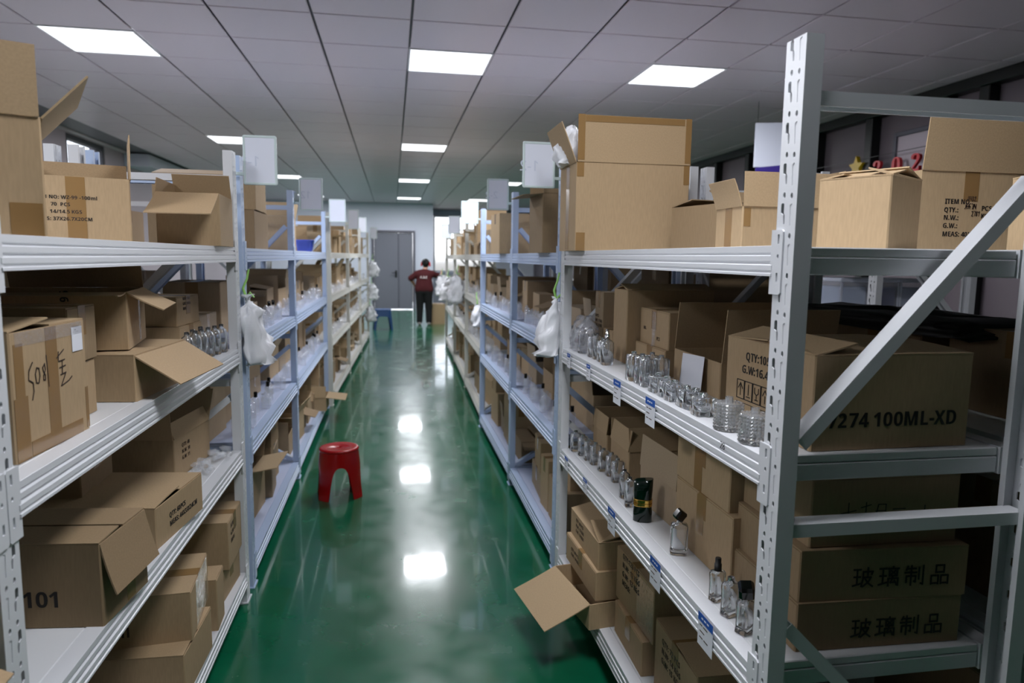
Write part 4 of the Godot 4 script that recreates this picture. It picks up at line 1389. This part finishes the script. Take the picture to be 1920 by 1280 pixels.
	for q in [[0.783, -1.945], [0.785, -1.885], [0.782, -1.82], [0.784, -1.742], [0.79, -1.70], [0.781, -1.635]]:
		bottle("glass_bottle", "low heavy square clear bottle, number %s in the row counted from the ribbed cluster" % ["one", "two", "three", "four", "five", "six"][k], "cube", V(q[0], 1.105, q[1]), [6, -8, 3, -4, 10, 2][k], "low square bottles")
		k += 1
	bottle("glass_bottle", "cut glass jar covered in small pyramids, farther of the two", "studded", V(0.775, 1.105, -1.485), 0)
	bottle("glass_bottle", "cut glass jar covered in small pyramids, nearest the upright", "studded", V(0.775, 1.105, -1.365), 9)
	# -- glass on the third shelf
	k = 0
	for q in [[0.797, -2.911], [0.812, -2.841], [0.819, -2.768], [0.827, -2.705], [0.834, -2.616], [0.847, -2.552], [0.845, -2.473]]:
		bottle("glass_bottle", "square-shouldered clear bottle, %s from the far end in the row of seven" % ordinal(k), "rect", V(q[0], 0.65, q[1]), 2.0, "row of seven bottles")
		k += 1
	bottle("glass_bottle", "slim tall clear bottle farther from the green flacon", "slim", V(0.813, 0.65, -2.30), 4)
	bottle("glass_bottle", "slim tall clear bottle right beside the green flacon", "slim", V(0.803, 0.65, -2.215), -4)
	bottle("perfume_flacon", "dark green lacquered flacon with a gold band", "lacquer", V(0.802, 0.65, -2.083), -24).scale = V(1.15, 1.03, 1.15)
	bottle("perfume_bottle", "clear bottle with a tilted glossy black cube cap, alone mid-shelf", "diamond", V(0.816, 0.65, -1.822), -20)
	bottle("perfume_bottle", "slim clear bottle with a black spray pump", "slimcap", V(0.799, 0.65, -1.545), 20)
	bottle("perfume_bottle", "wavy clear bottle without a cap between two capped ones", "wavy", V(0.797, 0.65, -1.472), 20)
	bottle("perfume_bottle", "clear bottle with a large faceted black cap nearest the upright", "bigcap", V(0.794, 0.65, -1.394), 30)
	# -- price labels hung on the beams
	k = 0
	for z in [-2.82, -2.52, -2.175, -1.873]:
		price_label(V(0.7325, 1.100, z), 1, "blue-headed price label, %s from the far end on the glass shelf's beam" % ["first", "second", "third", "fourth"][k], 0.05 if k < 2 else 0.074, 0.06 if k < 2 else 0.08)
		k += 1
	k = 0
	for z in [-2.82, -2.525, -2.19, -1.787, -1.463]:
		price_label(V(0.7325, 0.650, z), 1, "blue-headed price label, %s from the far end on the third shelf's beam" % ["first", "second", "third", "fourth", "fifth"][k], 0.052 if k < 2 else 0.078, 0.055 if k < 2 else 0.082)
		k += 1
	var mk := tag_mark("28", V(0.7365, 1.082, -1.445))

func tag_mark(txt: String, at: Vector3) -> Node3D:
	var o := part("shelf_number", text_mesh(txt, 0.016, false, 0.0004), M.ink, self, at, V(0, -90, 0))
	tag(o, "small black number 28 written on the glass shelf's beam", "number")
	return o

func left_rack() -> void:
	var o: Node3D
	var s: Vector3
	# -- top shelf
	s = V(0.35, 0.215, 0.35)
	o = carton("carton", "large carton at the left edge of the photo with flaps standing and splayed", V(-0.863, 1.527, -1.515), s, 25, {"s": [91, 0.125, 0], "e": [132, 0.115, 0], "n": [95, 0.12, 0]}, "card")
	strip_on(o, s, "s", 0.145, 0.03, 0.05, 0.06)
	strip_on(o, s, "e", 0.0, 0.1, 0.05, 0.21)
	s = V(0.30, 0.205, 0.28)
	o = carton("carton", "carton printed WZ-99 -100ml on top of the nearest left rack", V(-1.019, 1.527, -2.530), s, 20, {"e": [91, 0.14, 0], "n": [92, 0.07, 0], "w": [95, 0.1, 0]}, "card")
	print_on(o, s, "s", -0.112, 0.140, "ITEM NO: WZ-99 -100ml", 0.0108)
	print_on(o, s, "s", -0.112, 0.118, "QTY:   70  PCS", 0.0108)
	print_on(o, s, "s", -0.112, 0.096, "N/G:  14/14.5 KGS", 0.0108)
	print_on(o, s, "s", -0.112, 0.074, "MEAS: 37X26.7X20CM", 0.0108)
	strip_on(o, s, "s", -0.0, 0.102, 0.052, 0.203)
	s = V(0.21, 0.185, 0.30)
	carton("carton", "carton with a broad flap drooping towards the viewer beside the first shelf sign", V(-0.722, 1.527, -2.80), s, 4, {"s": [208, 0.19, -8], "n": [60, 0.1, 0], "w": [80, 0.05, 0]}, "card")
	carton("carton", "small carton just visible behind the WZ-99 carton", V(-1.10, 1.527, -2.90), V(0.16, 0.25, 0.10), 0, {}, "card_dark")
	# -- second shelf
	s = V(0.35, 0.242, 0.28)
	o = carton("carton", "taped carton with 508 handwritten on it at the near end of the left rack", V(-0.849, 1.11, -1.519), s, -2.6, {"n": [0, 0, 0], "s": [6, 0, 0], "w": [10, 0.08, 0]}, "card")
	for q in [[-0.115, 0.06, 0.045, 0.12], [-0.115, 0.17, 0.03, 0.1], [0.0, 0.121, 0.042, 0.24], [0.133, 0.05, 0.012, 0.09]]: strip_on(o, s, "e", q[0], q[1], q[2], q[3])
	strip_on(o, s, "e", 0.01, 0.015, 0.2, 0.03)
	strip_on(o, s, "e", 0.0, 0.228, 0.25, 0.026, "film_clear", "film_wrap", 0.0012)
	draw_on(o, s, "e", -0.088, 0.095, "1.5,8.6 0.3,7.2 0.1,5.6 1.6,4.8 1.7,3 1,1.4;0.4,7.5 1.8,8.9;3.2,7.6 2.6,6.4 2.8,4.6 3.7,4.4 4.2,5.8 4,7.4 3.2,7.6;6.2,8 5.4,7.3 5.6,6.4 6.3,5.6 6.2,4.6 5.5,4.7 5.6,5.6 6.4,6.7 6.2,8;7,9.6 7.4,3", 0.0095, 0.0022, "handwriting", "pen")
	draw_on(o, s, "e", 0.01, 0.095, "3.4,9 0.6,7.6;1.4,8.8 1.2,7;1.4,6.9 3.6,7;1.6,5.6 3.8,5.8;2.6,7 2.4,4.2;1.8,4.2 3.8,4.4 1.8,2 4.8,2.6 6,3.2", 0.0105, 0.0022, "handwriting", "pen")
	var lb := strip_on(o, s, "e", 0.103, 0.205, 0.044, 0.052, "paper", "paper_label", 0.0012)
	draw_on(o, s, "e", 0.086, 0.188, "0,8 5,8;0,6 1.6,6;2.4,6 4.6,6;1.6,4 5,4;2,2.4 3,2.4;3.6,2.4 5.4,2.4", 0.0054, 0.0018, "printed_text", "ink_faded")
	part("lettering", strokes("0,0 1,0", 0.004, 0.001), M.ink, lb, V(-0.01, 0.02, 0.001))
	s = V(0.36, 0.13, 0.15)
	o = carton("carton", "narrow carton with printed marks right behind the 508 carton", V(-0.905, 1.11, -1.765), s, 0, {}, "card")
	print_on(o, s, "e", -0.02, 0.04, "S S S", 0.014, "ink", true, 90)
	carton("carton", "carton on the narrow printed one, half hidden by the 508 carton", V(-0.885, 1.245, -1.77), V(0.33, 0.125, 0.15), 0, {}, "card_dark")
	s = V(0.35, 0.121, 0.35)
	carton("carton", "carton whose pale flap hangs down over the shelf edge, lower of its stack", V(-0.825, 1.11, -2.12), s, -4.7, {"n": [0, 0, 0], "s": [0, 0, 0], "e": [213, 0.135, 0]}, "card")
	s = V(0.35, 0.155, 0.293)
	o = carton("carton", "carton with sagging flaps standing on the one with the hanging flap", V(-0.90, 1.239, -2.12), s, 10, {"s": [186, 0.11, -12], "e": [212, 0.10, -10], "n": [70, 0.12, 0]}, "card")
	print_on(o, s, "s", 0.03, 0.07, "NO. 96", 0.02, "ink", true, 90)
	strip_on(o, s, "e", 0.04, 0.08, 0.03, 0.15, "film_clear", "film_wrap")
	carton("carton", "open carton with upright flaps deep in the left rack's second shelf", V(-1.09, 1.11, -2.44), V(0.28, 0.12, 0.24), 0, {"e": [104, 0.12, 0], "n": [80, 0.12, 0], "w": [90, 0.1, 0], "s": [100, 0.1, 0]}, "card_grey")
	s = V(0.34, 0.115, 0.27)
	carton("carton", "small carton behind the round-shouldered bottles, lower of two", V(-0.935, 1.11, -2.83), s, -1, {}, "card")
	s = V(0.34, 0.103, 0.26)
	o = carton("carton", "small printed carton behind the round-shouldered bottles, upper of two", V(-0.945, 1.231, -2.84), s, -2, {}, "card")
	print_on(o, s, "e", -0.06, 0.08, "N.W. 9 KGS\nG.W. 10 KGS\nMEAS", 0.011, "ink_faded")
	var k := 0
	for q in [[-0.72, -2.60], [-0.706, -2.654], [-0.701, -2.715], [-0.692, -2.776], [-0.682, -2.834], [-0.672, -2.894], [-0.725, -2.69], [-0.725, -2.80]]:
		bottle("glass_bottle", "round-shouldered clear bottle, %s, near left rack's second shelf" % ["front row first", "front row second", "front row third", "front row fourth", "front row fifth", "front row last", "back row nearer", "back row farther"][k], "dome", V(q[0], 1.11, q[1]), 0, "round-shouldered bottles").scale = V(1.15, 1.22, 1.15)
		k += 1
	# -- third shelf
	s = V(0.40, 0.188, 0.216)
	o = carton("carton", "carton printed 101 with a torn flap hanging on its aisle side", V(-0.82, 0.68, -1.70), s, -5.8, {"n": [0, 0, 0], "s": [3, 0.09, 0], "e": [258, 0.12, -8]}, "card_dark")
	print_on(o, s, "s", 0.03, 0.065, "101", 0.036)
	strip_on(o, s, "e", 0.02, 0.06, 0.04, 0.11)
	s = V(0.35, 0.116, 0.325)
	o = carton("carton", "printed carton with a buckled lid behind the 101 carton", V(-0.804, 0.68, -2.164), s, -6.8, {"n": [0, 0, 0], "s": [6, 0, -5], "w": [0, 0.06, 0]}, "card")
	print_on(o, s, "e", -0.08, 0.055, "QTY: 60PCS\nMEAS: 44X33X24CM", 0.015)
	s = V(0.34, 0.15, 0.33)
	o = carton("carton", "open printed carton beside the loose clear plastic parts", V(-0.93, 0.68, -2.79), s, -7, {"e": [66, 0.06, 0], "n": [118, 0.13, 0], "s": [100, 0.12, 0]}, "card")
	print_on(o, s, "e", -0.10, 0.09, "QTY: 48\nN.W. 10\nG.W. 11", 0.014, "ink_faded")
	carton("carton", "dark carton deep between the 101 carton and the buckled one", V(-1.02, 0.802, -2.2), V(0.28, 0.12, 0.26), 3, {}, "card_dark")
	rng.seed = 5
	for i in 14:
		var p := V(-0.735 + rng.randf_range(-0.02, 0.05) + i * 0.003, 0.692, -2.66 - i * 0.021)
		var b := bottle("plastic_cover", "small clear plastic cover in the loose heap on the left rack's third shelf", "dome", p, rng.randf_range(0, 360), "loose clear plastic covers", true)
		b.rotation_degrees = V(rng.randf_range(70, 95), rng.randf_range(0, 360), 0)
		b.position.y = 0.70
		b.scale = V(0.62, 0.5, 0.62)
	# -- bottom shelf
	carton("carton", "carton under another at the far end of the left rack's bottom shelf", V(-0.831, 0.14, -2.86), V(0.35, 0.124, 0.247), -3, {}, "card")
	s = V(0.35, 0.188, 0.25)
	o = carton("carton", "carton on top at the far end of the left rack's bottom shelf", V(-0.815, 0.27, -2.86), s, 1, {}, "card")
	print_on(o, s, "e", -0.08, 0.13, "N.W. 11\nG.W. 12\nMEAS", 0.018, "ink_faded", true, 0)
	o = carton("carton", "slim upright carton between the film-wrapped carton and the far pair", V(-0.735, 0.14, -2.575), V(0.2, 0.19, 0.125), 3, {"n": [0, 0, 0], "s": [4, 0, 0]}, "card")
	carton("carton", "carton at the bottom left under the film-wrapped carton", V(-0.806, 0.14, -2.27), V(0.35, 0.142, 0.30), -1, {"n": [0, 0, 0], "s": [5, 0, 0]}, "card")
	s = V(0.35, 0.157, 0.30)
	o = carton("carton", "film-wrapped carton printed ml on the left rack's bottom shelf", V(-0.815, 0.290, -2.325), s, 5, {}, "card")
	print_on(o, s, "s", -0.10, 0.05, "50ml", 0.03, "ink_faded")
	strip_on(o, s, "e", 0.03, 0.08, 0.2, 0.15, "film_clear", "film_wrap")
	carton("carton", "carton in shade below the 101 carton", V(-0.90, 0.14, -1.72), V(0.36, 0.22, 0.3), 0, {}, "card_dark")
	carton("carton", "torn carton corner at the lower left edge of the photo", V(-0.76, 0.68, -1.02), V(0.26, 0.19, 0.22), 0, {"e": [215, 0.05, -14], "n": [40, 0.1, 0], "s": [0, 0, 0]}, "card")

func far_racks() -> void:
	# prototypes: [carton, size, height of what stands above the body]
	var list := [
		[V(0.36, 0.17, 0.26), {}, "card", 0.0, "closed brown"], [V(0.32, 0.12, 0.30), {}, "card_grey", 0.0, "closed greyish"], [V(0.30, 0.22, 0.22), {}, "card", 0.0, "tall closed"],
		[V(0.38, 0.16, 0.30), {"e": [78, 0.1, 0], "n": [95, 0.1, 0], "s": [80, 0.1, 0]}, "card", 0.1, "open brown"], [V(0.34, 0.20, 0.24), {"w": [170, 0.1, 0], "s": [120, 0.1, 0], "n": [60, 0.09, 0]}, "card_pale", 0.08, "pale gaping"],
		[V(0.28, 0.24, 0.14), {}, "card_pale", 0.0, "narrow pale"], [V(0.36, 0.14, 0.22), {"w": [200, 0.1, -8], "n": [0, 0, 0], "s": [10, 0, 0]}, "card_dark", 0.03, "dark flapped"], [V(0.30, 0.13, 0.18), {"w": [95, 0.09, 0], "e": [85, 0.08, 0]}, "card_grey", 0.09, "small open"]]
	for i in list.size():
		var q: Array = list[i]
		# the originals stand at the back of the far right rack's top shelf, in plain sight of nothing but the lamps
		var c := carton("carton", "%s carton at the back of the right cream rack's top shelf" % q[4], V(1.22, 1.525, -6.45 - i * 0.62), q[0], 0, q[1], q[2], "")
		protos.append([c, q[0], q[3], q[4]])
	var bx := 0
	for kd in ["rect", "cube", "slim", "dome"]:
		bprotos[kd] = bottle("glass_bottle", "%s right behind the left hung bag on the blue rack" % bname[kd], kd, V(-0.70 - bx * 0.01, 1.10, -3.26 - bx * 0.07), 0, "", true)
		bx += 1
	var cp := bottle("glass_bottle", "clear bottle with black cap right behind the left hung bag on blue rack", "slim", V(-0.71, 1.10, -3.56), 0, "", true)
	part("cap", loft([[0.095, 0.0095, 0.0095, 2], [0.122, 0.0095, 0.0095, 2], [0.124, 0.008, 0.008, 2]], 14), M.black_gloss, cp)
	bprotos["capped"] = cp
	var L2 := [1.525, 1.10, 0.66, 0.12]
	var xl2 := func(_z): return -0.63
	var xr2 := func(_z): return 0.755
	var xl3 := func(z): return -0.51 + (-9.975 - z) * 0.0297
	var xr3 := func(z): return 0.84 + (-9.06 - z) * 0.0209
	# hand-placed pieces on the blue racks' tops
	carton("carton", "wide brown carton behind the first shelf sign on the left blue rack", V(-0.97, 1.525, -4.05), V(0.52, 0.20, 0.4), 0, {"n": [4, 0, 0], "s": [6, 0, 0]}, "card_dark")
	carton("carton", "second wide brown carton stacked behind the first shelf sign on the left blue rack", V(-0.96, 1.732, -4.05), V(0.50, 0.17, 0.38), 2, {"n": [20, 0.1, 0], "s": [12, 0, 0]}, "card")
	carton("carton", "low carton in front of the stacked pair on top of the left blue rack", V(-0.90, 1.525, -3.50), V(0.26, 0.11, 0.3), 4, {}, "card_dark")
	carton("carton", "open carton lying with gaping flaps under the right first shelf sign", V(0.90, 1.525, -3.46), V(0.38, 0.285, 0.28), 2, {"s": [95, 0.02, 0], "w": [186, 0.10, 0], "n": [90, 0.05, 0]}, "card_dark")
	carton("carton", "upright pale carton under the right second shelf sign", V(0.81, 1.525, -4.80), V(0.22, 0.265, 0.3), 3, {}, "card_pale")
	carton("carton", "upright carton half hidden between two right shelf signs", V(1.02, 1.525, -4.75), V(0.18, 0.27, 0.3), 2, {}, "card")
	var bk := thing("storage_tub", "small blue plastic tub on top of the left blue rack", "tub", V(-0.735, 1.525, -6.2))
	part("tub_body", loft([[0, 0.06, 0.07, 4], [0.09, 0.075, 0.085, 4], [0.092, 0.082, 0.092, 4], [0.1, 0.082, 0.092, 4], [0.1, 0.070, 0.08, 4], [0.008, 0.056, 0.066, 4]], 28), M.bin_blue, bk)
	carton("carton", "tall carton leaning on the blue tub's rack bay", V(-0.87, 1.525, -5.25), V(0.34, 0.24, 0.36), 3, {"e": [100, 0.1, 0], "s": [70, 0.1, 0]}, "card_pale")
	# the rest, bay by bay
	fill_bay("left blue rack's near bay", xl2, -1, -3.2, -4.70, L2, 21, [1, 2, 3])
	fill_bay("left blue rack's far bay", xl2, -1, -4.78, -6.90, L2, 22, [1, 2, 3])
	fill_bay("right blue rack's near bay", xr2, 1, -3.17, -4.38, L2, 23, [1, 2, 3])
	fill_bay("right blue rack's far bay", xr2, 1, -4.46, -5.96, L2, 24, [1, 2, 3])
	fill_bay("left cream rack's first bay", xl3, -1, -7.1, -8.96, L2, 25, [0, 1, 2, 3], 0.42)
	fill_bay("left cream rack's second bay", xl3, -1, -9.05, -10.96, L2, 26, [0, 1, 2, 3], 0.42)
	fill_bay("left cream rack's last bay", xl3, -1, -11.05, -12.85, L2, 27, [0, 1, 2, 3], 0.42)
	fill_bay("right cream rack's first bay", xr3, 1, -6.2, -7.86, L2, 28, [0, 1, 2, 3], 0.42)
	fill_bay("right cream rack's second bay", xr3, 1, -7.95, -9.86, L2, 29, [0, 1, 2, 3], 0.42)
	fill_bay("right cream rack's last bay", xr3, 1, -9.95, -11.95, L2, 30, [0, 1, 2, 3], 0.42)

func aisle() -> void:
	stool("stool", "red plastic stool standing in the green aisle", V(-0.338, 0, -4.36), 8, 0.31, 0.118, 0.15, 2.0, M.red_plastic)
	stool("stool", "small dark blue stool at the far end of the left rack row", V(-0.20, 0, -14.4), 5, 0.42, 0.16, 0.20, 5.0, M.blue_plastic)
	# signs standing out from the uprights
	var n := ["first", "second", "third", "fourth", "fifth", "sixth"]
	var i := 0
	for q in [[-0.541, 1.888, -3.10, 0.136, 0.202, "1-1"], [-0.519, 1.89, -4.75, 0.148, 0.208, "12-1"], [-0.513, 1.92, -6.9, 0.155, 0.215, ""], [-0.475, 1.942, -8.95, 0.13, 0.24, ""], [-0.455, 1.965, -11.0, 0.135, 0.225, ""], [-0.335, 1.905, -12.94, 0.13, 0.2, ""]]:
		shelf_sign(V(q[0], q[1], q[2]), Vector2(q[3], q[4]), -1, q[5], "%s white framed shelf sign from the viewer along the left racks" % n[i])
		i += 1
	i = 0
	for q in [[0.645, 1.909, -3.09, 0.147, 0.2, "1-2"], [0.666, 1.897, -4.45, 0.138, 0.195, "2-2"], [0.668, 1.883, -6.1, 0.15, 0.195, ""], [0.70, 1.86, -8.0, 0.13, 0.2, ""], [0.76, 1.86, -10.0, 0.14, 0.2, ""]]:
		shelf_sign(V(q[0], q[1], q[2]), Vector2(q[3], q[4]), 1, q[5], "%s white framed shelf sign from the viewer along the right racks" % n[i])
		i += 1
	hung_bag("white plastic bag tied with green string on the left blue rack's front upright", V(-0.615, 1.325, -3.11), 0.12, 0.10, 0.30, 0, V(0.055, 0, 0), 2)
	hung_bag("white plastic bag tied with green string on the right blue rack's front upright", V(0.735, 1.325, -3.08), 0.12, 0.10, 0.275, 0, V(-0.045, 0, 0), 3)
	i = 0
	for q in [[0.74, 1.30, -8.05], [0.77, 1.22, -9.75], [0.80, 1.20, -11.4], [0.74, 1.08, -6.15]]:
		hung_bag("white plastic bag hanging on the far right racks, %s from the viewer" % ["second", "third", "last", "nearest"][i], V(q[0], q[1], q[2]), 0.2 if i < 3 else 0.1, 0.2 if i < 3 else 0.1, 0.34 if i < 3 else 0.2, 30 * i, V(-0.03, 0, 0), 10 + i)
		i += 1
	i = 0
	for q in [[-0.36, 1.42, -12.9], [-0.38, 1.0, -12.95], [-0.40, 0.62, -12.7]]:
		hung_bag("white plastic bag hanging at the end of the left racks, %s one" % ["upper", "middle", "lower"][i], V(q[0], q[1], q[2]), 0.2, 0.18, 0.3, 20 * i, V(0.02, 0, 0), 20 + i)
		i += 1
	var cb := carton("carton", "pale carton on the floor by the white door-side wall beyond the person", V(0.98, 0, -15.6), V(0.3, 0.45, 0.3), 10, {}, "card")
	carton("carton", "open carton whose flap leans into the aisle at the foot of the left blue rack", V(-0.74, 0.12, -6.4), V(0.3, 0.12, 0.3), 0, {"e": [188, 0.17, 0], "s": [80, 0.1, 0]}, "card_pale")

func bin(label: String, at: Vector3, contents: Material) -> void:
	var o := thing("plastic_bin", label, "bin", at)
	part("bin_body", tub_mesh(0.185, 0.15, 0.3), M.film, o)
	part("lid", box_mesh(V(0.19, 0.022, 0.306), 0.005), M.board, o, V(0, 0.161, 0))
	part("contents", box_mesh(V(0.168, 0.115, 0.28), 0.01), contents, o, V(0, 0.064, 0))
	for s in [-1.0, 1.0]: part("corner_rib", box_mesh(V(0.012, 0.145, 0.006), 0.002), M.board, o, V(s * 0.087, 0.075, 0.152))

func beyond() -> void:
	var k := 0
	for x in [2.62, 2.81, 3.0]:
		bin("clear plastic bin with a white lid, %s of three behind the right rack" % ["left", "middle", "right"][k], V(x, 1.235, -3.75), [M.bin_clear, M.bin_blue, M.bin_clear][k])
		k += 1
	# the rows behind: a few cartons that show over and between the near goods
	k = 0
	for q in [[1.70, 1.53, -3.4, 0.3, 0.2], [1.66, 1.53, -4.0, 0.34, 0.24], [1.7, 1.105, -1.5, 0.3, 0.22], [1.7, 1.105, -2.0, 0.34, 0.18], [1.7, 1.105, -2.5, 0.36, 0.17], [1.68, 0.65, -1.5, 0.36, 0.3], [1.68, 0.65, -2.0, 0.36, 0.26], [1.68, 0.65, -2.5, 0.36, 0.28], [1.68, 0.15, -1.6, 0.4, 0.3], [1.68, 0.15, -2.2, 0.4, 0.3], [1.69, 1.105, -3.32, 0.44, 0.33], [1.69, 1.105, -3.80, 0.42, 0.34], [1.69, 1.105, -4.82, 0.42, 0.33], [1.69, 1.105, -5.4, 0.42, 0.33]]:  # the last, tall ones are added to darken the gap behind
		carton("carton", "carton in the dark back row behind the nearest right rack, %s" % ["top by the large carton", "top beyond the large carton", "second shelf near end", "second shelf middle", "second shelf far end", "third shelf near end", "third shelf middle", "third shelf far end", "bottom near end", "bottom far end", "added blocker, second bay near", "added blocker, second bay far", "added blocker, last bay near", "added blocker, last bay far"][k], V(q[0], q[1], q[2]), V(q[3], q[4], 0.42), 0, {}, "card_dark")
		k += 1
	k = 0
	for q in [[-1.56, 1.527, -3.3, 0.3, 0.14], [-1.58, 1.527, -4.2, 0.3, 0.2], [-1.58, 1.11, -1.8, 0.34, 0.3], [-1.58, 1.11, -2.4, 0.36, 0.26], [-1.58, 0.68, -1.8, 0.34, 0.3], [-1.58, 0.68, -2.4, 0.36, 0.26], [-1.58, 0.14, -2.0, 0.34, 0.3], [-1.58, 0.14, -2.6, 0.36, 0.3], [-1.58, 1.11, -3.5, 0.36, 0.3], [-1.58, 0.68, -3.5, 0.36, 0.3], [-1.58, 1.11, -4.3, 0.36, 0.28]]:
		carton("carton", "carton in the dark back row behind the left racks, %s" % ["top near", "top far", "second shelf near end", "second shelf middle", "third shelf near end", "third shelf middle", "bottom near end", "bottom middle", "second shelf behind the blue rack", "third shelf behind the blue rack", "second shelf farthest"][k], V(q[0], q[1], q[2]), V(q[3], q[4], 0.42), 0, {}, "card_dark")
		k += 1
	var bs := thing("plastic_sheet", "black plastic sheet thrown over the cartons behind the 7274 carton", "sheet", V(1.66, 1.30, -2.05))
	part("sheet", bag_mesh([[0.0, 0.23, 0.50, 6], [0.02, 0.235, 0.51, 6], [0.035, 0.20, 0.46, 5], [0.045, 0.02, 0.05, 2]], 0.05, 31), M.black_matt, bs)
	# hanging board with a violet foot
	var b := thing("hanging_board", "pale hanging board with a violet lower edge near the right wall", "board", V(3.52, 2.56, -6.05), -18)
	part("board", box_mesh(V(0.44, 0.40, 0.02), 0.004), M.board, b)
	part("violet_band", box_mesh(V(0.44, 0.075, 0.024), 0.004), M.banner_violet, b, V(0.02, -0.22, 0.004), V(0, 0, 6))
	for s in [-1.0, 1.0]: part("wire", box_mesh(V(0.003, 0.2, 0.003)), M.frame_green, b, V(s * 0.2, 0.295, 0))
	# foil digits and a star on the right wall
	var dg := ["2", "0", "2", "4"]
	var zz := [-5.97, -5.72, -5.48, -5.26]
	for i in 4:
		var d := thing("foil_digit", "red foil digit %s, %s of the row on the right wall" % [dg[i], ["first", "second", "third", "fourth"][i]], "digit", V(4.487, 2.365, zz[i]), -90)
		var tm := part("digit", text_mesh(dg[i], 0.155, true, 0.03, true), M.digit_red, d, V(-0.06, 0, 0))
	var bs2 := thing("garland_string", "thin cord strung between the right wall's posts carrying the foil digits", "cord", V(4.495, 2.49, -5.85))
	part("cord", box_mesh(V(0.006, 0.006, 2.3)), M.frame_green, bs2)
	var st := begin()
	var pts := PackedVector2Array()
	for i in 10:
		var r := 0.105 if i % 2 == 0 else 0.05
		pts.append(Vector2(sin(TAU * i / 10.0), cos(TAU * i / 10.0)) * r)
	add_prism(st, pts, -0.02, 0.02)
	var sr := thing("foil_star", "yellow foil star left of the red digits on the right wall", "star", V(4.487, 2.42, -6.27), -90)
	part("star", done(st), M.star_yellow, sr)
